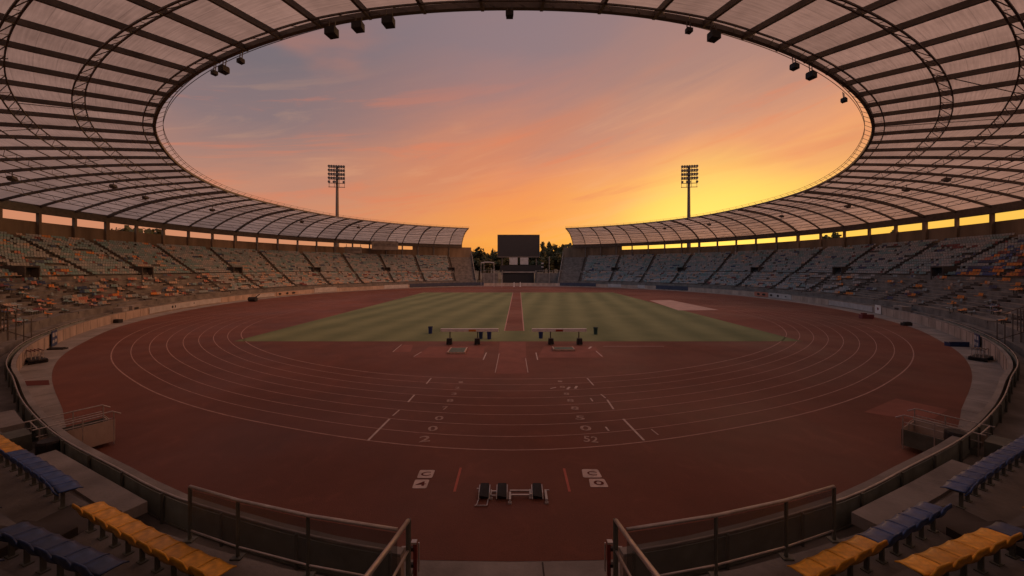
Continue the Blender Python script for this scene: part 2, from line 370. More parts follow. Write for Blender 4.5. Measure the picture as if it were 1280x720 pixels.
def P(th, r, z=0.0):
    Y = CY - math.cos(th)*r
    return Vector((math.sin(th)*r + shear(Y), Y, z))
def outdir(th): return Vector((math.sin(th), -math.cos(th), 0))
def tangent_angle(th, fn, off=0):        # rotation about Z whose local +Y looks at the field, local +X runs along the ring
    a = P(th-0.01, fn(th-0.01)+off); b = P(th+0.01, fn(th+0.01)+off); tt = b-a
    return math.atan2(tt.y, tt.x)
def th_range(a, b, step): 
    n = max(2, int(round(abs(b-a)/step))+1); return [a+(b-a)*i/(n-1) for i in range(n)]
def th_at_px(x, fn, off=0):              # which direction of the ring is seen in photo column x
    tgt = (x-640)/F; best = None
    for i in range(-1750, 1751):
        th = R(i/10); p = P(th, fn(th)+off)
        if p.y < 3: continue
        e = abs(p.x/p.y - tgt)
        if abs(th) > R(50) and (best is None or e < best[0]): best = (e, th)
    return best[1]
def ring_sheet(fa, fb, z, a=-PI, b=PI, step=R(2)):
    mb = MB(); ths = th_range(a, b, step); full = abs((b-a)-2*PI) < 1e-6
    if full: ths = ths[:-1]
    n = len(ths)
    for th in ths:
        mb.v.append(tuple(P(th, fa(th), z))); mb.v.append(tuple(P(th, fb(th), z)))
    for i in range(n if full else n-1):
        j = (i+1) % n; mb.f.append((2*i, 2*i+1, 2*j+1, 2*j)); mb.m.append(0)
    return mb
def disc(fa, z):
    mb = MB(); ths = th_range(-PI, PI, R(2))[:-1]; n = len(ths)
    mb.v.append((0.8, CY, z))
    for th in ths: mb.v.append(tuple(P(th, fa(th), z)))
    for i in range(n): mb.f.append((0, 1+i, 1+(i+1) % n)); mb.m.append(0)
    return mb

# ------------------------------------------------------------------ ground, track, field
mb = MB(); 
n = 96; mb.v = [(0, CY, -0.03)] + [(2500*math.cos(2*PI*i/n), CY+2500*math.sin(2*PI*i/n), -0.03) for i in range(n)]
mb.f = [(0, 1+i, 1+(i+1) % n) for i in range(n)]; mb.m = [0]*n
tag(mb.build('ground', M['earth']), 'dark dry ground stretching away outside the stadium', None, kind='structure')
tag(ring_sheet(lambda t: redge(t)-0.6, lambda t: wall(t)+0.6, 0.0).build('apron', M['concrete']), kind='structure')
tag(disc(redge, 0.006).build('running_track', M['rubber']), kind='structure')
def gx(x, Y): return x + shear(Y)
mb = MB(); rows = [38+76*i/24 for i in range(25)]
for Y in rows:
    e = 0.0
    for x in (-29.5+e, -14.7, -1.25, 1.25, 15.2, 30.5): mb.v.append((gx(x, Y), Y, 0.014))
for i in range(24):
    for j in range(5):
        if j == 2 and i >= 2: continue
        a = i*6+j; mb.f.append((a, a+1, a+7, a+6)); mb.m.append(0)
tag(mb.build('grass', M['grass']), kind='structure')
# pale strips of the field: edges of the runway and the infield, worn pads
mb = MB()
def strip(mb, pts, w, z, mi=0):
    pts = [Vector((p[0], p[1], z)) for p in pts]
    for a, b_ in zip(pts, pts[1:]):
        dd = (b_-a); s_ = Vector((-dd.y, dd.x, 0)).normalized()*w/2
        mb.quad(a-s_, b_-s_, b_+s_, a+s_, mi)
for x in (-1.18, 1.2): strip(mb, [(gx(x, Y), Y) for Y in rows[2:]], 0.14, 0.020)
tag(mb.build('runway_edge', M['line_faded']), kind='structure')
mb = MB()
def px_quad(mb, pts, z, mi=0): mb.quad(*[G(x, y, z) for x, y in pts], mi=mi)
px_quad(mb, [(620,467),(659,467),(657,427),(625,427)], 0.012)          # end of the central runway
px_quad(mb, [(517,447),(604,447),(606,433),(537,433)], 0.012)
px_quad(mb, [(672,447),(756,447),(744,433),(680,433)], 0.012)
px_quad(mb, [(490,440),(513,440),(517,431),(505,431)], 0.012)
px_quad(mb, [(1080,515),(1160,528),(1185,512),(1120,498)], 0.012)
tag(mb.build('worn_pad', M['rubber_light']), kind='structure')
mb = MB()
mb.quad(*[G(x, y, 0.02) for x, y in ((812,375.5),(848,388),(899,387.5),(838,375))])
tag(mb.build('runup_sheet', material('pinkish_board', (0.42,0.27,0.22), 0.85, 0.15, 0.5)), kind='structure')

mb = MB()
for i in range(-62, 63):
    th = R(i*2.9+0.7)
    a_, c_ = P(th, redge(th)+0.02, 0.005), P(th, wall(th)-0.02, 0.005); q_ = Vector((math.cos(th), math.sin(th), 0))*0.022
    mb.quad(a_-q_, c_-q_, c_+q_, a_+q_)
tag(mb.build('apron_joint', M['stair']), kind='structure')
# lane lines: nine lines round the bend, straights and far bend
mb = MB()
for k in range(9):
    fk = (lambda t, k=k: inner(t) + (outer(t)-inner(t))*(k/8.0))
    w = 0.055 if k not in (0, 8) else 0.075
    ths = th_range(-PI, PI, R(1.5))[:-1]; n = len(ths); base = len(mb.v)
    for th in ths:
        mb.v.append(tuple(P(th, fk(th)-w/2, 0.014))); mb.v.append(tuple(P(th, fk(th)+w/2, 0.014)))
    for i in range(n):
        j = (i+1) % n; mb.f.append((base+2*i, base+2*i+1, base+2*j+1, base+2*j)); mb.m.append(0 if k in (0, 8) else 1)
tag(mb.build('lane_line', [M['line_faded'], M['line_faded']]), kind='structure')
# staggered start marks
mb = MB()
for (a, b_, w) in [((460,551),(487,524),.11),((491,520),(499,513),.08),((510,503),(518,494),.10),((533,480),(539,473),.09),
                  ((805,551),(779,524),.11),((767,512),(759,500),.10),((757,498),(751,493),.08),((742,482),(734,473),.09),
                  ((761,539),(757,534),.09),((823,544),(814,537),.06),((741,502),(738,498),.08),
                  ((619,466),(624,442),.05),((660,466),(657,448),.05),((672,450),(670,441),.10),((604,450),(608,441),.10),
                  ((753,446),(745,439),.09),((736,436),(739,433.5),.2),((688,486),(695,484.5),.1),((709,487),(712,484),.15),((719,486),(721,483),.15),
                  ((754,433),(830,433),.07),((517,446),(527,440),.07),((491,440),(502,431),.07)]:
    strip(mb, [G(*a)[:2], G(*b_)[:2]], w, 0.020)
tag(mb.build('start_mark', M['line']), kind='structure')
mb = MB()
for (a, b_, w) in [((568,615),(576,585),.09),((712,615),(705,586),.09)]: strip(mb, [G(*a)[:2], G(*b_)[:2]], w, 0.016)
tag(mb.build('red_mark', M['line_red']), kind='structure')
# painted writing on the track
def text_mesh(txt, mat, corner_px, width, height, z, rot=0.0, name='painted_number', shearx=0.0):
    cu = bpy.data.curves.new('txt', 'FONT'); cu.body = txt; cu.size = 1.0; cu.align_x = 'CENTER'; cu.align_y = 'CENTER'; cu.offset = 0.015
    o = bpy.data.objects.new('txt', cu); COL.objects.link(o)
    dg = bpy.context.evaluated_depsgraph_get(); dg.update()
    me = bpy.data.meshes.new_from_object(o.evaluated_get(dg)); bpy.data.objects.remove(o)
    xs = [v.co.x for v in me.vertices]; ys = [v.co.y for v in me.vertices]
    cx, cy = (max(xs)+min(xs))/2, (max(ys)+min(ys))/2; sx = width/(max(xs)-min(xs)); sy = height/(max(ys)-min(ys))
    for v in me.vertices:
        v.co.x = (v.co.x-cx)*sx; v.co.y = (v.co.y-cy)*sy; v.co.z = 0; v.co.x += shearx*v.co.y
    me.name = name; me.materials.clear(); me.materials.append(mat)
    q = bpy.data.objects.new(name, me); COL.objects.link(q)
    p = G(*corner_px, 0); q.location = (p.x, p.y, z); q.rotation_euler = (0,0,rot)
    return tag(q, kind='structure')
for i, (x, y, tx, w) in enumerate([(531,549,'2',.62),(541,536,'0',.6),(549,523,'0',.6),(556.5,510.5,'7',.5),(562.5,501,'8',.65),(567.5,492.5,'3',.6),(572,485,'2',.55),(576,478,'1',.6)]):
    text_mesh(tx, M['numeral'], (x, y), w*(.80-.045*i), 0.58-.04*i, 0.020, R(10))
for i, (x, y, tx, w) in enumerate([(738.5,549.5,'52',.8),(732,535.5,'0',.7),(725,522.5,'5',.65),(718.5,510.5,'8',.65),(713,501,'8',.65),(708,492.5,'8',.6),(703,484,'8',.65),(700,477,'1',.6)]):
    text_mesh(tx, M['numeral'], (x, y), w*(.80-.045*i), 0.58-.04*i, 0.020, R(-10))
for (x0, x1, y0, y1, sh, tx) in [(521,544,588,598,4,'C'),(515,537,600,611,4,'4'),(729,751,587,597.5,-4,'C'),(738,759,599,609.5,-4,'0')]:
    mb = MB(); pts = [G(x0, y1), G(x1-sh*(1 if sh > 0 else 0)+(0 if sh > 0 else 2), y1), G(x1+(0 if sh > 0 else -4), y0), G(x0+sh if sh > 0 else x0-2, y0)]
    # rounded plate outline
    cx = sum((p for p in pts), Vector())/4; vs = []
    for i, p in enumerate(pts):
        a = pts[i-1]; b_ = pts[(i+1) % 4]
        vs += [p.lerp(a, .12), p.lerp(cx, .06), p.lerp(b_, .12)]
    mb.add([(v.x, v.y, 0.018) for v in vs], [tuple(range(len(vs)))])
    tag(mb.build('painted_plate', M['line']), kind='structure')
    text_mesh(tx, M['rubber_dark'], ((x0+x1)/2, (y0+y1)/2), 0.36, 0.26, 0.024, R(8 if sh > 0 else -8), 'painted_letter')

# ------------------------------------------------------------------ perimeter wall
GATE = R(2.15)
w_th = th_range(GATE, 2*PI-GATE, R(1.5))
mb = MB()
mb.bar([P(t_, wall(t_)+0.08, 0.6) for t_ in w_th], 0.16, 1.2)
pw = tag(mb.build('perimeter_wall', M['wall']), 'low pinkish concrete wall running all round the track', 'wall')
mb = MB(); mb.bar([P(t_, wall(t_)+0.08, 1.235) for t_ in w_th], 0.20, 0.07); mb.build('coping', M['concrete'], pw)
mb = MB()                                # open joints between the cast panels
for i in range(-86, 87):
    th = R(i*1.9+0.4)
    if abs(th) < GATE*1.5: continue
    a = tangent_angle(th, wall); mb.box((0,0,0), (0.035, 0.02, 1.1), Matrix.Translation(P(th, wall(th)-0.006, 0.58)) @ Matrix.Rotation(a, 4, 'Z'))
mb.build('joint', M['darkpaint'], pw)

# ------------------------------------------------------------------ grandstand
SGAP = R(12.5); SEND = PI - SGAP
# tread profile: list of (offset, z) as the section of the stand
treads = []      # (off0, off1, z, kind)
lower = [(0.16,1.25,0.62,'w'),(1.25,1.95,1.25,'w'),(1.95,3.1,2.15,'s')]
o_, z_l = 3.1, 2.15
for k in range(1, 9): z_l += 0.34 if k < 4 else 0.5; lower.append((o_, o_+0.84, z_l, 's')); o_ += 0.84
lower.append((o_, o_+1.2, z_l, 'w')); o_ += 1.2
UP0 = o_; upper = []; z_u = z_l+0.65
for k in range(15): upper.append((o_, o_+0.78, z_u, 's')); o_ += 0.78; z_u += 0.475
TOPZ = z_u-0.475; upper.append((o_, SW, TOPZ, 'w'))
def terrace(rows, z0, a, b_, last=None):
    mb = MB(); ths = th_range(a, b_, R(1.5)); prof = [(rows[0][0], z0)]
    for (p0, p1, z, k) in rows: prof += [(p0, z), (p1, z)]
    if last: prof.append(last)
    k = len(prof)
    for th in ths:
        for (of, z) in prof: mb.v.append(tuple(P(th, wall(th)+of, z)))
    for i in range(len(ths)-1):
        for j in range(k-1):
            mb.f.append((i*k+j, i*k+j+1, (i+1)*k+j+1, (i+1)*k+j)); mb.m.append(0)
    return mb
gs = empty('grandstand', 'curved concrete grandstand of two stepped tiers ringing the whole stadium', 'grandstand', (0, CY, 0))
def gpart(mb, name, mat, parent=None, smooth=False):
    o = mb.build(name, mat, parent or gs, smooth=smooth)
    if parent is None: o.location = (0, -CY, 0)
    return o
AG = R(2.05)                             # central gangway half angle near the wall
mbL = MB()
for a, b_ in ((-SEND, -AG), (AG, SEND)):
    q = terrace(lower, 0.0, a, b_); mbL.add(q.v, q.f)
# stairs of the central gangway run from the track up to row three, level with the tiers above
ths = th_range(-AG, AG, R(0.7)); cen = [(-0.1+0.33*i, 0.33+0.33*i-0.1, 0.19*(i+1)) for i in range(11)] + [(3.53, 3.94, 2.49)] 
cen += [t_[:3] for t_ in lower if t_[0] > 3.9]
prof = [(cen[0][0], 0)]
for (p0, p1, z) in cen: prof += [(p0, z), (p1, z)]
base = len(mbL.v); k = len(prof)
for th in ths:
    for (of, z) in prof: mbL.v.append(tuple(P(th, wall(th)+of, z)))
for i in range(len(ths)-1):
    for j in range(k-1): mbL.f.append((base+i*k+j, base+i*k+j+1, base+(i+1)*k+j+1, base+(i+1)*k+j)); mbL.m.append(0)
for s_ in (-1, 1):                       # cheek walls of the gangway
    th = s_*AG
    pf = [(0.17,0),(0.17,.66),(1.25,.66),(1.25,1.29),(1.95,1.29),(1.95,2.19),(3.9,2.24),(3.94,2.6),(4.4,2.6),(4.4,0)]
    vs = [P(th, wall(th)+of, z) for of, z in pf]; tt = Vector((math.cos(th), math.sin(th), 0))*0.07; n = len(vs)
    mbL.add([v-tt for v in vs]+[v+tt for v in vs], [tuple(range(n)), tuple(range(2*n-1, n-1, -1))]+[(i, i+n, (i+1) % n+n, (i+1) % n) for i in range(n)])
lower_o = gpart(mbL, 'lower_terrace', M['step'])
gpart(terrace(upper, z_l, -SEND, SEND), 'upper_terrace', M['step'])
mb = MB()
for a, b_ in ((-SEND, SEND),):
    ths = th_range(a, b_, R(1.5))
    mb.bar([P(th, wall(th)+SW+0.15, TOPZ+1.55) for th in ths], 0.3, 3.3)
    mb.bar([P(th, wall(th)+SW+0.25, (TOPZ-0.3)/2) for th in ths], 0.3, TOPZ-0.3)
gpart(mb, 'back_wall', M['backwall'])
for s_ in (-1, 1):
    mb = MB(); mb.bar([P(th, wall(th)+SW+0.12, TOPZ+3.9) for th in th_range(s_*R(152), s_*SEND, R(1.5))], 0.22, 2.0); gpart(mb, 'high_wall', M['backwall'])
for s_ in (-1, 1):                       # raking end walls beside the gap
    th = s_*(SEND+R(0.12)); mb = MB(); prof = [(0.0,0)] + [(p0, z+0.9) for (p0, p1, z, k) in lower[2:]+upper] + [(SW, TOPZ+2.9), (SW, 0)]
    vs = [P(th, wall(th)+of, z) for of, z in prof]; tt = Vector((math.cos(th), math.sin(th), 0))*0.18
    n = len(vs); mb.add([v-tt for v in vs]+[v+tt for v in vs], [tuple(range(n)), tuple(range(2*n-1, n-1, -1))]+[(i, i+n, (i+1) % n+n, (i+1) % n) for i in range(n)])
    gpart(mb, 'end_wall', M['step'])
# roof columns
NR = 88; RIBS = [R(-180 + 360*(i+0.5)/NR) for i in range(NR)]; RIBS = [t_ for t_ in RIBS if abs(t_) < PI-R(14.5)]
for i, th in enumerate(RIBS):
    mb = MB(); a = tangent_angle(th, wall, SW)
    wd = 0.75 if i % 5 == 2 else 0.45
    mb.box((0,0,0), (wd, 0.5, BEAM_Z-0.8-TOPZ), Matrix.Translation(P(th, wall(th)+SW-0.28, (BEAM_Z-0.8+TOPZ)/2)) @ Matrix.Rotation(a, 4, 'Z'))
    gpart(mb, 'column', M['backwall'] if abs(th) < 2 else M['step'])
# aisle stairs
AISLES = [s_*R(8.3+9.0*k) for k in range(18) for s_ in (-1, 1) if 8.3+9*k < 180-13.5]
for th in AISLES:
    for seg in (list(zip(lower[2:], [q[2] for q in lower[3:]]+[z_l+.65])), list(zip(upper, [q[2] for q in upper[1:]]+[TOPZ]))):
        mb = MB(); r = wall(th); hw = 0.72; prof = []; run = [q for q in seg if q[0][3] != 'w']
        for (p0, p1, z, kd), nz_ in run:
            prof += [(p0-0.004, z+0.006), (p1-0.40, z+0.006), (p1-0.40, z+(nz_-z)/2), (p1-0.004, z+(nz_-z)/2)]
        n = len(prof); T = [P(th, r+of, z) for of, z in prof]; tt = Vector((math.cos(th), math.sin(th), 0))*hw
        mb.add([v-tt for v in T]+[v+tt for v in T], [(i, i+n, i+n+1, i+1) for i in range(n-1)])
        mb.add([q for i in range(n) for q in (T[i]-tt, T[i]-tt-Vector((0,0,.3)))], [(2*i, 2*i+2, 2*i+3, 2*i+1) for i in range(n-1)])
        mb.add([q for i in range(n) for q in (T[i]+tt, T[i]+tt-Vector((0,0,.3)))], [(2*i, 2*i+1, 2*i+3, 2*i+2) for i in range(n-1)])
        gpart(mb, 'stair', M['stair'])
# vomitories: dark portals opening on the cross aisle
VOM = [th for i, th in enumerate(sorted(AISLES)) if i % 2 == 0 and abs(th) > R(30)]
for th in VOM:
    mb = MB(); T = Matrix.Translation(P(th, wall(th)+UP0-0.1, z_l)) @ Matrix.Rotation(tangent_angle(th, wall, UP0), 4, 'Z')
    for sx in (-1, 1): mb.box((sx*1.25, -1.6, 1.2), (0.25, 3.2, 2.4), T)
    mb.box((0, -1.6, 2.28), (2.26, 3.2, 0.24), T)
    v = gpart(mb, 'vomitory', M['stair'])
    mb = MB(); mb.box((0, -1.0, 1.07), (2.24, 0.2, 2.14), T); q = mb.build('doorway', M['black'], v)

# far and middle seats: a shell of pan and back each, in clustered colours
SEATM = ['slate','grey','teal','orange','salmon','maroon','blue','navy','cream','yellow']
SI = {k: i for i, k in enumerate(SEATM)}
def pick(th, up, rowf):
    a = abs(math.degrees(th)); Lh = th < 0; far = a > 100
    if up:
        if far: w = dict(slate=4.5, grey=5, teal=2.4, cream=.5, none=.15, navy=.4)
        elif Lh: w = dict(slate=4, grey=3, teal=3.2, orange=.5 if a < 84 else .15, salmon=.3, navy=.6, cream=.7, maroon=.3, none=.15)
        else:
            if a < 78: w = dict(slate=2, blue=2.2, navy=1.6, orange=2.0, salmon=.6, maroon=.8, grey=1, none=.3)
            else: w = dict(slate=4, grey=5, maroon=.4, teal=1.6, navy=.8, none=.2)
    else:
        if far: w = dict(grey=3.5, slate=2.5, cream=1.5, none=.8, teal=1, maroon=.3)
        elif Lh: w = dict(cream=2.0, orange=.7 if a < 88 else .3, salmon=.6, navy=1.0, slate=1.6, none=3.2, teal=.6, maroon=.6)
        else:
            if a < 88: w = dict(none=7.5, orange=.9, cream=.8, navy=.7, slate=.7, maroon=.3)
            else: w = dict(none=2.2, grey=3.2, slate=1.6, cream=1.3, orange=.3, maroon=.3)
    ks = list(w); s_ = sum(w.values()); x = random.random()*s_
    for k in ks:
        x -= w[k]
        if x <= 0: return k
    return ks[-1]
NEAR_ROWS = 3
seat_mb = MB()
def far_seat(p, ca, sa, mi):
    # local x along the row, y towards the field
    def q(x, y, z): return (p.x + x*ca - y*sa, p.y + x*sa + y*ca, p.z + z)
    o = len(seat_mb.v)
    seat_mb.v.extend([q(-.21,-.12,.40), q(.21,-.12,.40), q(.21,.26,.43), q(-.21,.26,.43),
                      q(-.21,.26,.34), q(.21,.26,.34),
                      q(-.21,-.14,.34), q(.21,-.14,.34), q(.21,-.24,.78), q(-.21,-.24,.78), q(-.21,-.19,.78), q(.21,-.19,.78)])
    seat_mb.f.extend([(o,o+1,o+2,o+3),(o+3,o+2,o+5,o+4),(o+6,o+7,o+8,o+9),(o,o+1,o+11,o+10),(o+9,o+8,o+11,o+10)])
    seat_mb.m.extend([mi]*5)
near = []          # seats built one by one
allseats = []
rows_all = [(t_, False, i) for i, t_ in enumerate([q for q in lower if q[3] == 's'])] + [(t_, True, i) for i, t_ in enumerate([q for q in upper if q[3] == 's'])]
ais = sorted(AISLES)
def in_view(p):
    if p.y < 1.0: return False
    return abs(p.x/p.y)*F < 700 and (EYE-p.z)/p.y*F + HOR < 745
for (p0, p1, z, kd), up, ri in rows_all:
    off = p0 + (p1-p0)*(0.17 if ri == 0 and not up else 0.42)
    for si in range(-18, 19):
        # sector between aisles
        a0 = R(8.3+9*(abs(si)-1)) if si else None
        if si == 0: continue
        s_ = 1 if si > 0 else -1
        k = abs(si)-1
        lo = R(8.3+9*(k-1)) if k > 0 else R(2.5); hi = min(R(8.3+9*k), SEND-R(.3))
        if lo >= hi: continue
        r = wall(s_*(lo+hi)/2)+off
        padn = 0.75; 
        # step along the arc with true spacing
        th = lo + (padn/r if k > 0 else 0.55/r); run = 0; colr = 'slate'; idx = 0
        while True:
            tt = s_*th
            def place(q):
                bow = 0.60*min(max(R(9.3)-abs(q), 0)/R(5.5), 1.0) if (ri == 0 and not up) else 0.0
                return P(q, wall(q)+off+bow, z)
            p = place(tt); pa, pb = place(tt-0.003), place(tt+0.003)
            dp = (pb-pa).length/0.006; rz_ = math.atan2(pb.y-pa.y, pb.x-pa.x)
            if th > hi - padn/r: break
            ok = True
            if up and ri < 3:
                for v in VOM:
                    if abs(tt-v)*r < 1.6: ok = False
            if ok:
                seen = in_view(p) and not (abs(tt) < R(45) and p.y < 4) and (p.length > 17 or ((not up) and ri < 5 and abs(tt) < R(30)))
                if seen or p.length > 17:
                    if run <= 0:
                        colr = pick(tt, up, ri); run = random.choice([1,1,1,2,2,3,4]) 
                        if colr == 'none': run += random.choice([0,2,5])
                        if not up and colr != 'none': run = random.choice([1,1,1,2,2,3])
                        if abs(math.degrees(tt)) > 100: run = random.choice([1,2,3])
                    rim = (not up) and ri < 5 and abs(tt) < R(30)
                    if rim or (colr != 'none' and random.random() > 0.05): allseats.append((p, tt, up, ri, si, idx, rz_, colr, seen, rim))
                    run -= 1
            idx += 1; th += 0.52/dp
allseats.sort(key=lambda q: (not q[8], (q[0]-Vector((0,0,EYE))).length))
near = allseats[:298]
for (p, tt, up, ri, si, idx, off, colr, seen, rim) in allseats[298:]:
    if colr == 'none': continue
    a_ = off; far_seat(p, math.cos(a_), math.sin(a_), SI[colr])
print('near seats', len(near), near[-1][0], 'far faces', len(seat_mb.f))
so = seat_mb.build('spectator_seat', [M[k] for k in SEATM])
tag(so, 'thousands of small plastic seats in mixed slate, cream and orange filling both tiers', 'seats', kind='stuff')

# ---- the nearest seats, one object each, with parts
def seat_meshes(mat, worn):
    pan = MB(); nx, ny = 7, 6
    top = []
    def hz(u, v): return 0.43 + 0.03*(2*u)**2 + (0.018*math.cos(PI*v) if True else 0) - (0.035 if v > 0.9 else 0)
    vs = []; 
    for lay, dz in ((0, 0), (1, -0.022)):
        for j in range(ny):
            v = j/(ny-1)
            for i in range(nx):
                u = i/(nx-1)-0.5; yy = -0.16+0.37*v; ww = 0.505*(1-0.08*v*v)
                vs.append((u*ww, yy, hz(u, v)+dz))
    fs = []; n = nx*ny
    for j in range(ny-1):
        for i in range(nx-1):
            a = j*nx+i; fs.append((a, a+1, a+nx+1, a+nx)); fs.append((n+a, n+a+nx, n+a+nx+1, n+a+1))
    edge = [j*nx for j in range(ny)] + [(ny-1)*nx+i for i in range(1, nx)] + [j*nx+nx-1 for j in range(ny-2, -1, -1)] + [i for i in range(nx-2, 0, -1)]
    for a, b_ in zip(edge, edge[1:]+edge[:1]): fs.append((a, b_, b_+n, a+n))
    pan.add(vs, fs)
    back = MB(); vs = []; nz = 5
    for lay in (0, 1):
        for j in range(nz):
            v = j/(nz-1)
            for i in range(nx):
                u = i/(nx-1)-0.5; zz = 0.40+0.29*v*(1-0.5*abs(2*u)**4) + 0.0
                yy = -0.15-0.09*v - 0.035*(1-(2*u)**2)*1.0 - (0.020 if lay else 0)
                vs.append((u*0.515, yy, zz))
    fs = []; n = nx*nz
    for j in range(nz-1):
        for i in range(nx-1):
            a = j*nx+i; fs.append((a, a+nx, a+nx+1, a+1)); fs.append((n+a, n+a+1, n+a+nx+1, n+a+nx))
    edge = [j*nx for j in range(nz)] + [(nz-1)*nx+i for i in range(1, nx)] + [j*nx+nx-1 for j in range(nz-2, -1, -1)] + [i for i in range(nx-2, 0, -1)]
    for a, b_ in zip(edge, edge[1:]+edge[:1]): fs.append((a, a+n, b_+n, b_))
    back.add(vs, fs)
    br = MB()
    br.box((0, -0.06, 0.20), (0.06, 0.06, 0.40)); br.box((0, 0.02, 0.395), (0.30, 0.24, 0.03)); br.box((0, -0.06, 0.012), (0.16, 0.12, 0.02))
    return pan, back, br
def seat_proto(cname):
    e = empty('stadium_seat', 'x', 'seat'); pan, back, br = seat_meshes(M[cname], 0)
    pan.build('seat_pan', M[cname], e, smooth=True); back.build('backrest', M[cname], e, smooth=True); br.build('bracket', M['darkpaint'], e)
    return e
protos = {}
ORD = ['first','second','third','fourth','fifth','sixth','seventh','eighth','ninth','tenth','eleventh','twelfth','thirteenth','fourteenth','fifteenth','sixteenth','seventeenth','eighteenth','nineteenth','twentieth','twenty-first','twenty-second','twenty-third','twenty-fourth']
ROWN = ['front','second','third','fourth','fifth']
def near_colour(p, si, ri):
    L_ = si < 0; a = abs(si); X = abs(p.x)
    if ri == 0:
        if a == 1: 
            if L_: return 'yellow'
            return 'yellow' if X < 6.6 else 'blue'
        if a == 2: return 'blue' if not (L_ and X > 13.8) else 'yellow'
        return 'blue'
    if ri == 1:
        if L_: return 'navy'
        if a == 1: return 'yellow' if X < 8.7 else 'navy'
        return 'yellow' if X < 12 else 'navy'
    if ri == 2: return 'navy' if a > 1 or L_ else 'blue'
    return random.choice(['navy','blue'])
for (p, tt, up, ri, si, idx, off, colr, seen, rim) in near:
    c = near_colour(p, si, ri) if rim else colr
    rz2 = off + random.uniform(-.02, .02)
    loc = (p.x, p.y, p.z)
    side = 'left' if si < 0 else 'right'
    tier = 'upper ' if up else ''
    rn = ORD[ri] if ri else 'front'
    if c not in protos:
        protos[c] = seat_proto(c); o = protos[c]; o.location = loc; o.rotation_euler = (0,0,rz2)
    else: o = copy_tree(protos[c], None, loc, rz2)
    tag(o, f"{c} seat, {ORD[min(idx,23)]} along the {rn} {tier}row, {ORD[abs(si)-1]} block {side} of the central steps", 'seat', 'plastic seats in the nearest rows of the stand')

# ------------------------------------------------------------------ roof
REND = PI - R(15)
rf = empty('stadium_roof', 'ring-shaped canopy of translucent panels on dark steel ribs over the stands', 'roof', (0, CY, ROOF_Z))
def rpart(mb, name, mat, parent=None):
    o = mb.build(name, mat, parent or rf)
    if parent is None: o.location = (0, -CY, -ROOF_Z)
    return o
def rlen(th): return wall(th)+SW-rin(th)
def lin(th):
    a = min(max((abs(th)-1.0)/1.4, 0), 1); a = a*a*(3-2*a); return 0.62*(1-a)+0.10*a
def RP(th, s, dz=0.0):                   # a point of the roof surface, s metres outward from the inner rim
    L_ = rlen(th); u = s/L_
    return P(th, rin(th)+s, ROOF_Z-(ROOF_Z-BEAM_Z)*(lin(th)*max(u,0)+(1-lin(th))*max(u,0)**3)+dz)
NS = 16
mb = MB(); q_ = R(360/NR/4); ths = [-REND] + [q_*k for k in range(-400, 401) if abs(q_*k) < REND-R(.3)] + [REND]
arc = 0
for ii, th in enumerate(ths):
    for j in range(NS+1): mb.v.append(tuple(RP(th, rlen(th)*j/NS, 0.0)))
for i in range(len(ths)-1):
    for j in range(NS): mb.f.append((i*(NS+1)+j, (i+1)*(NS+1)+j, (i+1)*(NS+1)+j+1, i*(NS+1)+j+1)); mb.m.append(0)
ro = rpart(mb, 'roof_sheet', M['sheet'])
uvl = ro.data.uv_layers.new(name='UVMap'); dat = np.zeros(len(ro.data.loops)*2, dtype=np.float32)
lv = np.zeros(len(ro.data.loops), dtype=np.int32); ro.data.loops.foreach_get('vertex_index', lv)
dat[0::2] = (lv//(NS+1))*1.2; dat[1::2] = (lv % (NS+1))*1.8
uvl.data.foreach_set('uv', dat)
bay = ro.data.uv_layers.new(name='bay'); d2 = np.zeros(len(lv)*2, dtype=np.float32)
pi_ = 0
for p_ in ro.data.polygons:
    i_ = p_.index//NS; j_ = p_.index % NS; mid = (ths[i_]+ths[i_+1])/2
    bi = math.floor(math.degrees(mid+PI)/(360/NR)+0.5)
    for li in p_.loop_indices: d2[2*li] = bi+0.5; d2[2*li+1] = 0.5
bay.data.foreach_set('uv', d2)
# ribs
ends = [-REND+0.002, REND-0.002]
for i, th in enumerate(sorted(RIBS+ends)):
    mb = MB(); big = (i % 5 == 3 and abs(th) > R(72)); h = 0.60 if big else 0.40; w = 0.26 if big else 0.20
    L_ = rlen(th)
    mb.bar([RP(th, L_*j/18, -h/2-0.03) for j in range(19)], w, h)
    rpart(mb, 'rib', M['steel'])
# ring trusses: two chords with lacing
def ring(s, dz, w, h, frac=None, step=R(1.0)):
    mb = MB(); mb.bar([RP(th, s if frac is None else rlen(th)*frac, dz) for th in th_range(-REND, REND, step)], w, h); return mb
for s, gap in ((1.05, 0.0), (5.0, 0.95), (9.1, 0.7), (12.2, 0.0), (14.6, 0.8), (17.2, 0.0), (19.5, 0.7), (23.0, 0.7)):
    mb = MB(); ths = th_range(-REND, REND, R(1.02)); g = max(gap, 0.02)
    mb.bar([RP(th, s, -0.45) for th in ths], 0.09, 0.10)
    if gap:
        mb.bar([RP(th, s+gap*.8, -0.95) for th in ths], 0.09, 0.10)
        for i, th in enumerate(ths[:-1]):
            if i % 2 == 0: mb.bar([RP(th, s, -0.45), RP(ths[i+1], s+gap*.8, -0.95)], 0.04, 0.04)
            else: mb.bar([RP(th, s+gap*.8, -0.95), RP(ths[i+1], s, -0.45)], 0.04, 0.04)
    else:
        for i, th in enumerate(ths[:-1]):
            if i % 2 == 0 and s < 2: mb.bar([RP(th, s, -0.45), RP(ths[i+1], 0.1, -0.25)], 0.035, 0.035)
    rpart(mb, 'ring_truss', M['steel'])
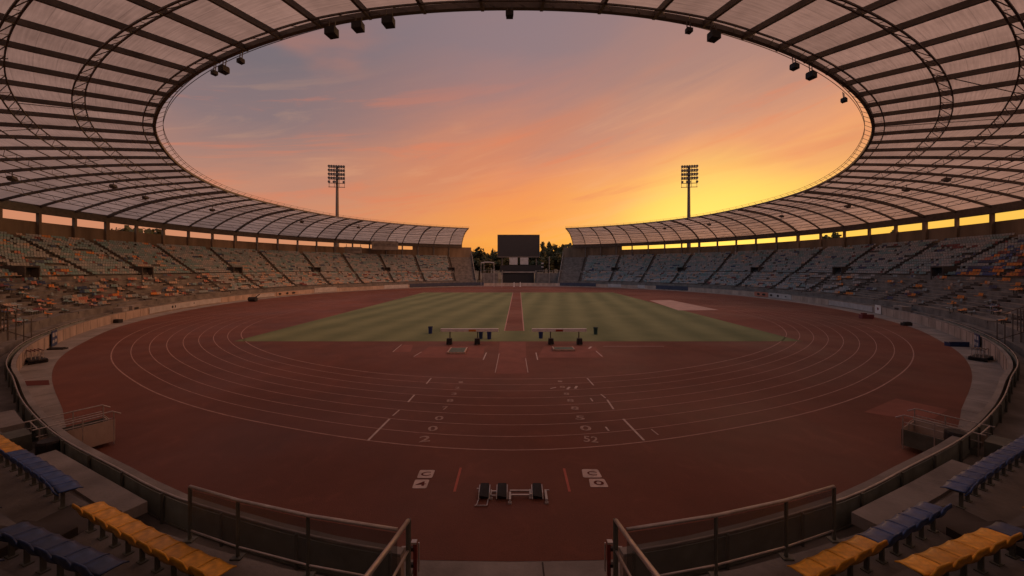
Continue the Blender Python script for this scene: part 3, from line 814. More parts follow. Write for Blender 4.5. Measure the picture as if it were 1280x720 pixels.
# rim beam, outer beam, rim catwalk
mb = ring(0.12, -0.20, 0.28, 0.34); rpart(mb, 'rim_beam', M['steel'])
mb = MB(); mb.bar([P(th, wall(th)+SW-0.1, BEAM_Z-0.55) for th in th_range(-REND, REND, R(1.0))], 0.9, 1.5); rpart(mb, 'outer_beam', M['steel'])
mb = MB(); ths = th_range(-REND, REND, R(1.0))
mb.bar([RP(th, 0, 0.45) + outdir(th)*-0.62 for th in ths], 0.05, 0.05)
mb.bar([RP(th, 0, 0.10) + outdir(th)*-0.62 for th in ths], 0.04, 0.04)
for i, th in enumerate(ths[::2]):
    mb.bar([RP(th, 0.0, 0.0), RP(th, 0, 0.45) + outdir(th)*-0.62], 0.04, 0.04)
rpart(mb, 'rim_catwalk', M['steel'])
# thin tie rods
mb = MB()
for th, s0, th2, s1 in ((0.62,5.4,0.78,10),(0.98,6,1.06,13),(-0.9,6,-0.98,14),(-0.78,1,-0.8,9),(0.86,1,0.88,9),(-1.12,5,-1.2,12),(1.2,4,1.28,12),(-0.62,9,-0.7,15)):
    mb.tube([RP(th, s0, -1.0), RP(th2, s1, -1.0)], 0.035, 5)
rpart(mb, 'tie_rod', M['steel'])
# clusters of fittings inside the canopy
for th, s in ((-1.38,12),(-1.52,13),(-1.75,12),(-2.1,10),(-2.35,9),(1.30,13),(1.42,12),(1.66,13),(1.9,12),(2.2,10),(2.4,9),(-1.25,19),(1.2,19)):
    T = Matrix.Translation(RP(th, s, -1.35)) @ Matrix.Rotation(tangent_angle(th, rin), 4, 'Z')
    mb = MB(); mb.box((0,0,0.0), (0.9,0.7,0.5), T @ Matrix.Rotation(R(20), 4, 'X')); mb.box((0.55,0.1,.1), (0.4,0.5,0.35), T); mb.box((0,0,.55), (0.08,0.08,0.8), T)
    rpart(mb, 'junction_box', M['steel'])

# loudspeakers hanging from the rim
def speaker(x, y, w, label):
    z = 23.2; p = G(x, y+1, z)
    root = empty('loudspeaker', label, 'loudspeaker', tuple(p), 0, 'loudspeakers hanging from the inner rim of the roof')
    th = math.atan2(p.x, CY-p.y); rz = tangent_angle(th, rin); root.rotation_euler = (0,0,rz)
    mb = MB(); s = w*p.y/F*0.82
    vs = [(-s*.5,-s*.34,-s*.30),(s*.5,-s*.34,-s*.30),(s*.42,s*.34,-s*.38),(-s*.42,s*.34,-s*.38),(-s*.5,-s*.34,s*.30),(s*.5,-s*.34,s*.30),(s*.44,s*.30,s*.26),(-s*.44,s*.30,s*.26)]
    mb.add(vs, [(0,3,2,1),(4,5,6,7),(0,1,5,4),(1,2,6,5),(2,3,7,6),(3,0,4,7)]); mb.build('cabinet', M['black'], root)
    mb = MB(); mb.box((0, s*.345, -s*.05), (s*.78, 0.03, s*.5)); mb.build('grille', M['darkpaint'], root)
    mb = MB(); mb.bar([(-s*.3,0,s*.3),(-s*.3,0.05,s*.3+0.55)], .05, .05); mb.bar([(s*.3,0,s*.3),(s*.3,0.05,s*.3+0.55)], .05, .05); mb.build('bracket', M['steel'], root)
for x, y, w, lab in [(280,86,14,'large dark loudspeaker under the left rim, lower one of the pair by the curve'),(268,90,9,'small dark speaker box just left of the large one at the left rim curve'),
                  (301,75,10,'single small speaker box hanging above the pair at the left rim curve'),(415,39,18,'left speaker of the two hanging near the top left of the rim'),
                  (448,32,17,'middle speaker of the three hanging along the upper left rim'),(486,26,18,'speaker hanging third from the left along the upper rim'),
                  (637,17,12,'lone square speaker hanging at the top centre of the rim'),(861,37,10,'small speaker hanging at the upper right rim beside a wider one'),
                  (892,44,17,'wide speaker hanging at the upper right rim beside a small one'),(993,82,12,'upper speaker of the two on the right rim curve'),
                  (1014,93,14,'lower and larger speaker of the two on the right rim curve'),(1055,124,9,'lowest narrow speaker box on the right rim curve')]:
    speaker(x, y, w, lab)

# ------------------------------------------------------------------ floodlight towers
def flood(x, label, lean):
    Y = 200.0; X = (x-640)/F*Y; top = 65.0
    root = empty('floodlight_tower', label, 'floodlight', (X, Y, 0), math.atan2(-X, Y-60)*0+lean, 'floodlight towers behind the stands')
    mb = MB(); n = 12
    ringp = lambda r, z: [(r*math.cos(2*PI*i/n), r*math.sin(2*PI*i/n), z) for i in range(n)]
    vs = ringp(1.25, 0)+ringp(0.62, top-4); mb.add(vs, [(i, (i+1) % n, n+(i+1) % n, n+i) for i in range(n)]+[tuple(range(2*n-1, n-1, -1))])
    mb.build('mast', M['steel'], root)
    mb = MB(); rowsz = [top-1.0-2.15*k for k in range(6)]
    for z in rowsz: mb.box((0, -0.8, z-0.75), (8.6, 0.30, 0.30)) 
    for sx in (-4.0, -1.3, 1.3, 4.0): mb.box((sx, -0.6, top-6.6), (0.16, 0.16, 12.2))
    mb.box((0, -0.3, top-6), (1.2, .5, 10.5))
    mb.build('head_frame', M['steel'], root)
    lamp = MB(); n = 8
    a = [(0.72*math.cos(2*PI*i/n), -0.45, 0.72*math.sin(2*PI*i/n)-.1) for i in range(n)]; b_ = [(0.30*math.cos(2*PI*i/n), 0.35, 0.30*math.sin(2*PI*i/n)+.1) for i in range(n)]
    lamp.add(a+b_, [tuple(range(n)), tuple(range(2*n-1, n-1, -1))]+[(i, n+i, n+(i+1) % n, (i+1) % n) for i in range(n)])
    first = None
    for ri, z in enumerate(rowsz[:5]):
        for i in range(7):
            if ri == 4 and i in (1, 4, 5): continue
            if first is None: first = lamp.build('lamp', M['lightglass'], root); o = first
            else: o = first.copy(); COL.objects.link(o); o.parent = root
            o.location = (-3.84+1.28*i, -1.0, z)
flood(421.5, 'tall floodlight mast rising behind the left stand roof', R(9))
flood(861, 'tall floodlight mast rising behind the right stand roof against the yellow sky', R(-9))

# ------------------------------------------------------------------ far end: scoreboard, walls, cage
def at_px(x, y, Y): return Vector(((x-640)/F*Y, Y, EYE+(HOR-y)/F*Y))
def px_box(mb, x0, x1, y0, y1, Y, dep, mi=0):
    a = at_px(x0, y1, Y); b_ = at_px(x1, y0, Y); mb.box(((a.x+b_.x)/2, Y+dep/2, (a.z+b_.z)/2), (b_.x-a.x, dep, b_.z-a.z), mi=mi)
SY = 172.0
sb = empty('scoreboard', 'large dark blank scoreboard screen standing in the gap between the stands', 'scoreboard', (3.0, SY, 0))
def spart(mb, name, mat, parent=None):
    o = mb.build(name, mat, parent or sb)
    if parent is None: o.location = (-3.0, -SY, 0)
    return o
mb = MB(); px_box(mb, 622.5, 673.8, 294.0, 320.6, SY, 1.6); spart(mb, 'screen', M['screen'])
mb = MB()
for (a, b_, c_, d_) in ((621.8,674.6,293.3,294.2),(621.8,674.6,320.4,321.8),(621.8,622.6,294.2,320.4),(673.8,674.6,294.2,320.4)): px_box(mb, a, b_, c_, d_, SY-0.25, 2.0)
spart(mb, 'screen_frame', M['steel'])
mb = MB(); 
for x in (627, 641, 656, 670): px_box(mb, x, x+1.4, 321.8, 355.4, SY+0.5, 0.8)
spart(mb, 'leg', M['steel'])
for x in (636.8, 650.2):
    mb = MB(); px_box(mb, x, x+10.2, 321.9, 330.8, SY-0.4, 0.5); q = spart(mb, 'side_panel', M['adgrey'])
bh = empty('service_building', 'low dark service building with a pale rail under the scoreboard', 'building', (3.0, 168, 0))
def bpart(mb, name, mat): o = mb.build(name, mat, bh); o.location = (-3.0, -168, 0)
mb = MB(); px_box(mb, 625, 679, 331.5, 340.0, 170, 7); px_box(mb, 628.5, 667.5, 340.4, 354.5, 168, 4); bpart(mb, 'wall', M['black'])
mb = MB(); px_box(mb, 626, 669, 339.3, 341.0, 167.4, 0.5); bpart(mb, 'parapet', M['concrete'])
mb = MB(); px_box(mb, 676.5, 679.5, 328.5, 330, 169.6, 0.3); px_box(mb, 676.5, 679.5, 333, 334.2, 169.6, .3); bpart(mb, 'window', M['adgrey'])
mb = MB()
for x in (627.3, 669): px_box(mb, x, x+1.3, 338, 356, 167.2, .5)
bpart(mb, 'corner_post', M['concrete'])
for (x0, x1, lab) in ((602.5, 622.5, 'grey concrete block wall left of the dark service building'), (670.5, 706.5, 'grey concrete block wall right of the dark service building')):
    mb = MB(); px_box(mb, x0, x1, 341.5, 355.3, 164, 3.0); o = tag(mb.build('concrete_wall', M['step']), lab, 'wall')
    mb = MB(); a = at_px(x0, 341.4, 164); b_ = at_px(x1, 341.4, 164)
    n = int((b_.x-a.x)/1.6)+1
    for i in range(n+1):
        x = a.x+(b_.x-a.x)*i/n; mb.bar([(x, 164.2, a.z), (x, 164.2, a.z+1.1)], .06, .06)
    mb.bar([(a.x, 164.2, a.z+1.1), (b_.x, 164.2, b_.z+1.1)], .07, .07); mb.build('guard_rail', M['galv'], o)
# discus cage
cg = empty('throwing_cage', 'tall white framed throwing cage at the far left end of the field', 'cage', (-10, 146, 0))
mb = MB()
a = at_px(601.3, 328.6, 146); b_ = at_px(617.6, 328.6, 146)
for (x, dy) in ((a.x, 0), (a.x+1.0, 2.5), (b_.x, 0), (b_.x-.2, 2.5), (b_.x+3.2, -2)):
    h = a.z if x < b_.x+1 else 5.0
    mb.bar([(x+10, dy, 0), (x+10, dy, h)], .14, .14)
mb.build('post', M['galv'], cg)
mb = MB(); pts = [(a.x+10+(b_.x-a.x)*i/6, 0, a.z+0.35*math.sin(PI*i/6)) for i in range(7)]
mb.bar(pts, .28, .4); mb.bar([(a.x+10,0,a.z),(a.x+11,2.5,a.z)], .15,.15); mb.build('crossbar', M['adgrey'], cg)
for (x, lab, hh) in ((686.5, 'thin pale pole standing right of the scoreboard', 342-321.5),):
    mb = MB(); p0 = at_px(x, 355, 160); p1 = at_px(x, 320.5, 160)
    mb.tube([(p0.x,160,0),(p1.x,160,p1.z)], .12, 6); o = tag(mb.build('flagpole', M['galv']), lab, 'pole')
for x, lab, Y, c in ((642.6, 'small white marker post at the far end, left one of two', 148, 'white'), (650.3, 'small white marker post at the far end, right one of two', 150, 'white')):
    mb = MB(); p0 = at_px(x, 356, Y); mb.sweep([(p0.x,Y,0),(p0.x,Y,0.5),(p0.x,Y,1.0),(p0.x,Y,1.9)], [(-.16,-.12),(.16,-.12),(.16,.12),(-.16,.12)])
    mb.box((p0.x, Y, 0.06), (.7,.7,.12)); tag(mb.build('marker_post', M[c]), lab, 'post')
# commentary boxes hung below the roof beam of the left stand
for (x0, x1, y0, y1, Y, lab) in ((466, 497, 302.0, 312.5, 150, 'large pale commentary box hanging under the far left roof edge'), (432, 451.5, 309, 317, 148, 'smaller pale commentary cabin on the back wall of the left stand')):
    r0 = empty('commentary_box', lab, 'cabin', tuple(at_px((x0+x1)/2, y1, Y)), R(18))
    c0 = at_px((x0+x1)/2, y1, Y); w = (x1-x0)/F*Y; h = (y1-y0)/F*Y
    mb = MB(); mb.box((0,0,h/2), (w, 4, h)); mb.build('cabin', M['concrete'], r0)
    mb = MB(); mb.box((0,-2.03,h*.55), (w*.86, .06, h*.35)); mb.build('window', M['step'], r0)
    mb = MB()
    for sx in (-.42, .42): mb.bar([(w*sx, 0, h), (w*sx, .5, h+1.2)], .2, .2)
    mb.bar([(w*.45,0,0),(w*.45,1.5,-3.0)], .2,.2); mb.build('hanger', M['steel'], r0)

# advertising boards on the wall
def board(x0, x1, mat, z0, z1, label, fn=wall, off=-0.10, marks=None):
    a = th_at_px(x0, fn, off); b_ = th_at_px(x1, fn, off)
    ths = th_range(a, b_, R(1.5)); mb = MB()
    mb.bar([P(t_, fn(t_)+off, (z0+z1)/2) for t_ in ths], 0.06, z1-z0)
    o = tag(mb.build('advertising_board', mat), label, 'board')
    if marks:
        for (u, w, h, dz) in marks:
            mb = MB()
            th = a+(b_-a)*u; T = Matrix.Translation(P(th, fn(th)+off-0.05, (z0+z1)/2+dz)) @ Matrix.Rotation(tangent_angle(th, fn), 4, 'Z'); n = 10
            mb.add([T @ Vector((w/2*math.cos(2*PI*i/n), 0.0, h/2*math.sin(2*PI*i/n))) for i in range(n)]+[T @ Vector((w/2*math.cos(2*PI*i/n), -0.02, h/2*math.sin(2*PI*i/n))) for i in range(n)],
                   [tuple(range(n)), tuple(range(2*n-1, n-1, -1))]+[(i, (i+1) % n, n+(i+1) % n, n+i) for i in range(n)])
            mb.build('emblem', M['maroon'] if mat is M['white'] else M['black'], o)
board(187, 276, M['adgrey'], 0.15, 1.15, 'long pale grey board on the left wall, the longest of them', marks=[(.32,.5,.5,0),(.36,.3,.5,0),(.62,.3,.25,.1)])
board(320, 343, M['adgrey'], 0.15, 1.0, 'short silver board low on the left wall')
board(393, 421, M['adgrey'], 0.1, 1.6, 'bright pale rectangular board at the far left wall')
board(346, 372, M['cream'], 0.1, 1.1, 'narrow board with red patches on the left wall', marks=[(.15,1.0,.6,0),(.5,.9,.7,0),(.8,1.3,.6,0)])
board(480, 510, M['adgrey'], 0.1, 1.4, 'light grey board at the far left corner of the track')
board(512, 605, M['adblue'], 0.2, 1.6, 'long dark blue board along the far end wall left of the gap')
board(943, 960, M['salmon'], 0.1, 1.3, 'red board with dark dots on the right wall', marks=[(.3,1.0,.6,0),(.7,1.2,.6,0)])
board(961, 989, M['adgrey'], 0.1, 1.3, 'white board with dark dots next to the red board on the right wall', marks=[(.1,.8,.6,0),(.4,.8,.6,0),(.75,.6,.3,0)])
board(1036, 1091, M['adgrey'], 0.15, 1.1, 'curved pale grey board on the right wall')
board(1094, 1101, M['white'], 0.1, 1.5, 'small square white sign with a dark emblem on the right wall', marks=[(.5,.5,.5,0.1)])
board(700, 745, M['adblue'], 0.2, 1.5, 'dark blue board on the far wall right of the gap')
board(760, 776, M['adgrey'], 0.2, 1.4, 'pale board on the far right wall between the dark ones')
board(797, 806, M['adgrey'], 0.2, 1.4, 'tiny pale board further along the far right wall')
board(820, 860, M['adblue'], 0.2, 1.5, 'dark board on the right wall towards the far bend')
# door openings in the wall
for x, lab in ((172, 'dark doorway with a grey frame in the left wall'), (1121, 'narrow dark doorway in a grey box on the right wall'), (158, 'pale equipment box standing against the left wall')):
    th = th_at_px(x, wall); r0 = empty('gate_hut', lab, 'hut', tuple(P(th, wall(th)+0.6, 0)), tangent_angle(th, wall))
    mb = MB(); mb.box((0,0,0.95), (2.6 if x != 158 else 1.8,1.0,1.9)); mb.build('frame', M['concrete'], r0)
    mb = MB(); mb.box((0.2,0.52,0.85), (1.1,0.05,1.5)); mb.build('door', M['black'] if x != 158 else M['grey'], r0)

# ------------------------------------------------------------------ trees outside
def leaf_crown(rx, rz, n, seed, clumps=22):
    rg = np.random.default_rng(seed); mb = MB(); cs = []
    for i in range(clumps):
        v = rg.normal(size=3); v /= np.linalg.norm(v); q = rg.uniform(0.35, 0.95)
        cs.append((v*np.array([rx, rx, rz])*q, rg.uniform(0.22, 0.42)*rx))
    for i in range(n):
        c, rr = cs[rg.integers(clumps)]; v = rg.normal(size=3); v /= np.linalg.norm(v); p = c + v*rr*rg.uniform(.4, 1.05)
        s = rg.uniform(.25, .55)*rx/4.5; a = rg.normal(size=3); a /= np.linalg.norm(a); b_ = np.cross(a, v); b_ /= (np.linalg.norm(b_)+1e-6)
        mb.quad(p-a*s-b_*s*.6, p+a*s-b_*s*.6, p+a*s+b_*s*.6, p-a*s+b_*s*.6)
    return mb
variants = []
for k in range(4):
    rx, rz = [(5,4.5),(6.5,4.5),(4,5.5),(3.4,3.0)][k]
    cm = leaf_crown(rx, rz, 1700, 40+k)
    e = empty('broadleaf_tree', 'x', 'tree')
    c = cm.build('crown', M['leafA'] if k % 2 else M['leafB'], e, (0,0,10)); 
    t_ = MB(); n = 7
    for j, (p0, p1, r0_, r1_) in enumerate([((0,0,0),(0.2,0,7),.45,.28),((0.2,0,6.0),(1.8,.5,10),.2,.08),((0.2,0,6.0),(-1.6,-.6,10.5),.2,.08),((.2,0,6.5),(.1,1.3,12),.2,.06)]):
        a_, b2 = Vector(p0), Vector(p1); dd = (b2-a_).normalized(); s1 = dd.orthogonal().normalized(); s2 = dd.cross(s1)
        t_.add([a_+(s1*math.cos(2*PI*i/n)+s2*math.sin(2*PI*i/n))*r0_ for i in range(n)]+[b2+(s1*math.cos(2*PI*i/n)+s2*math.sin(2*PI*i/n))*r1_ for i in range(n)], [(i, (i+1) % n, n+(i+1) % n, n+i) for i in range(n)])
    t_.build('trunk', M['bark'], e); variants.append(e)
used = [False]*4
def tree(x, ytop, Y, k, label, wide=1.0):
    X = (x-640)/F*Y; H = EYE+(HOR-ytop)/F*Y; base_h = [14.5,14.5,15.5,13][k]; s = H/base_h
    if not used[k]: o = variants[k]; used[k] = True
    else: o = copy_tree(variants[k])
    o.location = (X, Y, -0.03); o.rotation_euler = (0,0,random.uniform(0, 6.28)); o.scale = (s*wide, s*wide, s)
    tag(o, label, 'tree', 'trees beyond the stadium')
for (x, yt, Y, k, lab, w) in [(588,312,215,1,'dark tree at the left end of the gap, touching the stand',1.3),(599,317,230,0,'low round tree second from the left in the gap',1.3),(612,316,235,1,'broad low tree just left of the scoreboard',1.3),(616,311,240,3,'thin tufted treetop poking up left of the scoreboard',.35),(630,318,240,1,'dark tree hidden half behind the left part of the scoreboard',1.2),
    (645,318,238,0,'dark tree straight behind the scoreboard legs',1.2),(662,316,238,1,'dark tree behind the right part of the scoreboard',1.2),(680,302,235,2,'tallest slim tree immediately right of the scoreboard',.62),(686,303,240,3,'open crowned tall tree second right of the scoreboard',.7),(692,306,236,2,'slim tree third right of the scoreboard',.6),
    (698,312,228,1,'broad lower tree in the middle of the right gap',1.0),(706,310,222,0,'bushy tree close to the right stand end',1.1),(716,306,215,1,'dark bushy tree touching the right stand end',1.2),(726,306,212,0,'dark tree mostly behind the right stand end',1.2),
    (686,316,205,1,'nearest low bushy tree right of the service building',1.1),(606,322,200,0,'nearest low bushy tree left of the service building',1.2)]:
    tree(x, yt, Y, k, lab, w)
for (x, yt, Y, k, lab, w) in [(160,284,118,0,'tree seen through the slot under the left roof beam, leftmost of three',1.0),(176,287,122,1,'tree seen through the slot under the left roof, middle of three',1.0),(197,286,128,2,'tree seen through the slot under the left roof, rightmost of three',1.0),(1046,292,135,3,'small tree seen through the slot under the right roof',.9),(1118,288,118,3,'tree seen through the slot under the right roof beam nearer the camera',.7)]:
    tree(x, yt, Y, k, lab, w)
# low wooded ridge far away
mb = MB(); n = 140
for i in range(n+1):
    a = R(-60+120*i/n); rr = 620; h = 14+6*math.sin(a*9)+4*math.sin(a*23+1)+random.uniform(-1.2,1.2)
    mb.v += [(rr*math.sin(a), rr*math.cos(a), -0.5), ((rr+60)*math.sin(a), (rr+60)*math.cos(a), h), ((rr+260)*math.sin(a), (rr+260)*math.cos(a), -0.5)]
for i in range(n):
    a = 3*i; mb.f += [(a, a+3, a+4, a+1), (a+1, a+4, a+5, a+2)]; mb.m += [0, 0]
tag(mb.build('hills', M['hill']), kind='structure')

# ------------------------------------------------------------------ infield equipment
def bench(x0, x1, yb, label, patch):
    Y = F*EYE/(yb-HOR); xa = (x0-640)/F*Y; xb = (x1-640)/F*Y; cx = (xa+xb)/2; w = xb-xa
    ht = EYE-(412.6-HOR)/F*Y
    r0 = empty('steeplechase_barrier', label, 'barrier', (cx, Y, 0), 0, 'long white barriers on the grass edge')
    mb = MB(); mb.box((0,0,ht), (w,0.22,0.30)); mb.build('beam', M['white'], r0)
    mb = MB(); mb.box((patch*w,-0.116,ht-0.03), (0.75,0.02,0.20)); mb.build('badge', M['red'] if x0 > 640 else M['orange'], r0)
    for sx in (-0.34, 0.14) if x0 < 640 else (-0.16, 0.36):
        mb = MB(); mb.box((sx*w,0,ht/2-.05), (0.10,0.12,ht-0.2)); mb.box((sx*w,-0.35,0.05), (0.10,1.0,0.08)); mb.build('leg', M['steel'], r0)
        mb = MB(); vs = [(sx*w-.28,-.62,.06),(sx*w+.28,-.62,.06),(sx*w+.28,-.15,.06),(sx*w-.28,-.15,.06),(sx*w-.24,-.58,.62),(sx*w+.24,-.58,.62),(sx*w+.24,-.19,.62),(sx*w-.24,-.19,.62)]
        mb.add(vs, [(0,3,2,1),(4,5,6,7),(0,1,5,4),(1,2,6,5),(2,3,7,6),(3,0,4,7)]); mb.build('counterweight', M['black'], r0)
bench(551, 623, 429.5, 'long white barrier beam on black weights, left of the central runway', 0.05)
bench(665, 733, 429.5, 'long white barrier beam on black weights, right of the central runway', 0.0)
def bin_(x, yb, yt, w, mat, label):
    Y = F*EYE/(yb-HOR); h = (yb-yt)/F*Y; r = w/F*Y/2
    r0 = empty('plastic_bin', label, 'bin', ((x-640)/F*Y, Y, 0.02), 0, 'plastic bins around the barriers')
    mb = MB(); n = 14; pr = [(r*.78,0),(r*.98,h*.92),(r*1.1,h*.92),(r*1.1,h)]
    for rr, z in pr: mb.v += [(rr*math.cos(2*PI*i/n), rr*math.sin(2*PI*i/n), z) for i in range(n)]
    for j in range(3): mb.f += [(j*n+i, j*n+(i+1) % n, (j+1)*n+(i+1) % n, (j+1)*n+i) for i in range(n)]; mb.m += [0]*n
    mb.build('tub', mat, r0)
    mb = MB(); mb.v = [(r*1.0*math.cos(2*PI*i/n), r*1.0*math.sin(2*PI*i/n), h-.04) for i in range(n)]; mb.f = [tuple(range(n))]; mb.m = [0]; mb.build('lid', M['black'], r0)
bin_(538, 417, 408.5, 5.5, M['binblue'], 'blue bin standing alone at the left end of the left barrier')
bin_(601, 423.5, 414.5, 5.5, M['navy'], 'dark navy bin under the left barrier beside a bluer one')
bin_(611.5, 424, 413, 6, M['binblue'], 'blue bin at the right end of the left barrier')
bin_(676, 423, 413, 6, M['binblue'], 'blue bin in front of the left end of the right barrier')
bin_(744.5, 418, 409.5, 5.5, M['bingreen'], 'dark green bin standing right of the right barrier')
def low_mat(x0, x1, y0, y1, label):
    a = G(x0, y1); b_ = G(x1, y1); Y0 = a.y; Y1 = G(x0, y0).y
    r0 = empty('landing_mat', label, 'mat', ((a.x+b_.x)/2, (Y0+Y1)/2, 0.012), 0, 'small mats in front of the barriers'); w = b_.x-a.x; d_ = Y1-Y0
    mb = MB(); mb.box((0,0,0.12), (w,d_,0.10)); mb.build('pad', M['mat'], r0)
    mb = MB()
    for sy in (-1, 1): mb.box((0,sy*(d_/2+.04),0.10), (w+.3,0.08,0.12))
    for sx in (-1, 1): mb.box((sx*(w/2+.05),0,0.12), (0.1,d_+.2,0.16))
    mb.box((0,-d_/2-.09,.04),(w+.2,.03,.06)); mb.build('frame', M['cream'], r0)
low_mat(560.5, 580, 437.0, 442.5, 'green mat with a pale frame in front of the left barrier')
low_mat(693, 717, 436.0, 439.0, 'thin mat with a pale frame in front of the right barrier')

# starting block sled in the foreground
Yb = 12.25
sbk = empty('starting_block', 'chrome starting block rails with three black foot pads on the red track', 'starting block', (0.03, Yb, 0.006))
k_ = Yb/F
def bx_(x): return (x-640)*k_-0.03
mb = MB()
for dy in (0.10, -0.13): mb.bar([(bx_(637), dy, 0.10), (bx_(663), dy, 0.10)], 0.05, 0.05)
mb.bar([(bx_(613.5), .06, .10), (bx_(621), .06, .10)], .05, .05); mb.bar([(bx_(613.5), -.12, .08), (bx_(621), -.12, .08)], .03, .03)
mb.build('rail', M['galv'], sbk)
for x in (605.5, 627.5, 671.5):
    mb = MB(); w = 11.5*k_
    vs = [(-w/2,-.20,.03),(w/2,-.20,.03),(w/2,.26,.06),(-w/2,.26,.06),(-w/2,-.24,.15),(w/2,-.24,.10),(w*.46,.22,.30),(-w*.46,.22,.30)]
    mb.add([(v[0]+bx_(x), v[1], v[2]) for v in vs], [(0,3,2,1),(4,5,6,7),(0,1,5,4),(1,2,6,5),(2,3,7,6),(3,0,4,7)])
    p = mb.build('foot_pad', M['black'], sbk)
    mb = MB()
    for sx in (-1, 1): mb.bar([(bx_(x)+sx*(w/2+.02), -.26, .04), (bx_(x)+sx*(w/2+.02), -.10, .16), (bx_(x)+sx*(w/2+.02), .24, .22)], .025, .035)
    mb.build('side_rail', M['galv'], p)
mb = MB(); 
for (pts) in ([(599.5,-.18),(597.5,-.56),(610,-.56),(611,-.18)],): mb.bar([(bx_(q[0]), q[1], .03) for q in pts], .03, .03)
mb.bar([(bx_(595.5),-.56,.03),(bx_(599),-.56,.03)], .03,.03); mb.bar([(bx_(595.5),.18,.12),(bx_(599),.18,.12)], .04,.04); mb.bar([(bx_(681),.14,.10),(bx_(687),.14,.10)], .03,.03)
mb.build('floor_frame', M['galv'], sbk)
for x, y0_, y1_ in ((637.5,-.42,-.02),(682,-.42,.06),(663,-.16,.12),(614,-.2,.1)):
    mb = MB(); mb.box((bx_(x), (y0_+y1_)/2, .10), (.075 if x != 614 else .04, y1_-y0_, .10)); mb.box((bx_(x), y0_-.005, .03), (.12,.05,.06)); mb.build('clamp', M['adgrey'], sbk)

# ------------------------------------------------------------------ track-side fence on the stand side of the wall
def fence_pts(a, b_, off, z, step=R(0.8)): return [P(t_, wall(t_)+off, z) for t_ in th_range(a, b_, step)]
for side, s_ in (('left', -1), ('right', 1)):
    r0 = empty('trackside_fence', f'dark tube fence with infill panels behind the wall on the {side}', 'fence', (0,0,0))
    a, b_ = s_*R(2.3), s_*R(60)
    mb = MB(); mb.tube(fence_pts(a, b_, 0.36, 1.47), 0.026, 8); mb.build('top_rail', M['galv'], r0, smooth=True)
    mb = MB(); mb.tube(fence_pts(a, b_, 0.36, 0.66), 0.02, 6); mb.build('bottom_rail', M['darkpaint'], r0)
    th = a
    i = 0
    while abs(th) < abs(b_):
        p = P(th, wall(th)+0.40, 0); mb = MB(); mb.tube([(p.x, p.y, 0.5), (p.x, p.y, 1.47)], 0.038, 8); mb.box((p.x, p.y, .51), (.16,.16,.02)); 
        if i < 40: mb.build('post', M['darkpaint'], r0)
        i += 1; th += s_*2.4/66
    mb = MB()
    pts = fence_pts(a, b_, 0.34, 0); n = len(pts)
    for p_, q_ in zip(pts, pts[1:]): mb.quad(Vector((p_.x,p_.y,.68)), Vector((q_.x,q_.y,.68)), Vector((q_.x,q_.y,1.36)), Vector((p_.x,p_.y,1.36)))
    o = mb.build('infill_panel', M['infill'], r0); md = o.modifiers.new('s', 'SOLIDIFY'); md.thickness = 0.012

# front railings either side of the central steps
for side, s_ in (('left', -1), ('right', 1)):
    r0 = empty('glass_railing', f'steel railing with smoked glass along the front of the stand, {side} of the central steps', 'railing', (0,0,0))
    top = [Vector((s_*x, y, z)) for x, y, z in ((6.62,7.40,3.26),(5.3,6.96,3.26),(3.7,6.53,3.26),(1.97,6.18,3.26))]
    px = [237, 303, 390, 497] if s_ < 0 else [1016, 953, 855, 770]
    def zz_(v, z): return Vector((v.x, v.y, z))
    mb = MB(); mb.tube(top, 0.030, 8); mb.build('top_rail', M['galv'], r0, smooth=True)
    mb = MB(); mb.tube([zz_(v, 2.36) for v in top], 0.018, 6); mb.build('bottom_rail', M['galv'], r0, smooth=True)
    for v in [top[0], top[0].lerp(top[1], .98), top[2].lerp(top[1], .1), top[3]]:
        pass
    for f_ in ((top[0]), (top[1]), (top[2])):
        mb = MB(); mb.tube([zz_(f_, 2.1), zz_(f_, 3.25)], 0.033, 8); mb.box((f_.x, f_.y, 2.165), (.2,.16,.03)); mb.build('post', M['darkpaint'], r0)
    mb = MB()
    for p_, q_ in zip(top, top[1:]): mb.quad(zz_(p_,2.38), zz_(q_,2.38), zz_(q_,3.20), zz_(p_,3.20))
    o = mb.build('glass_panel', M['glass'], r0)
    # stair handrail
    h0 = empty('stair_handrail', f'pale steel stair handrail on the {side} side of the central steps', 'handrail', (0,0,0))
    X = s_*1.80
    mb = MB(); mb.tube([(X, 6.22, 3.38), (X, 5.4, 3.62), (X, 4.3, 3.98), (X, 3.0, 4.45), (X, 2.0, 4.85)], 0.038, 8); mb.build('upper_rail', M['galv'], h0, smooth=True)
    mb = MB(); mb.tube([(X, 6.25, 2.85), (X, 5.4, 3.08), (X, 4.3, 3.44), (X, 3.0, 3.9)], 0.024, 8); mb.build('lower_rail', M['galv'], h0, smooth=True)
    mb = MB(); mb.tube([(X, 6.25, 2.0), (X, 6.25, 3.38)], 0.045, 8); mb.build('post', M['darkpaint'], h0)
    mb = MB(); mb.tube([(X, 4.0, 2.3), (X, 4.0, 4.06)], 0.04, 8); mb.build('post', M['darkpaint'], h0)
    # red gate post
    g0 = empty('gate_post', f'red gate post with a white band at the track opening, {side} one', 'post', (s_*2.38, 8.85, 0))
    mb = MB(); mb.box((0,0,0.50), (.08,.08,1.0)); mb.build('post', M['gatered'], g0)
    mb = MB(); mb.box((s_*0.02,-.02,1.03), (.13,.11,.05)); mb.tube([(-s_*.09,0,.3),(-s_*.09,0,1.0)], .02, 6); mb.build('cap', M['galv'], g0)
    mb = MB(); mb.box((s_*0.22,0.0,0.72), (.22,.04,.36)); mb.build('tag_plate', M['adgrey'], g0)
    mb = MB(); mb.box((s_*.10,0,0.45), (.16,.08,.08)); mb.box((s_*.10,0,.85), (.16,.08,.08)); mb.build('hinge', M['black'], g0)

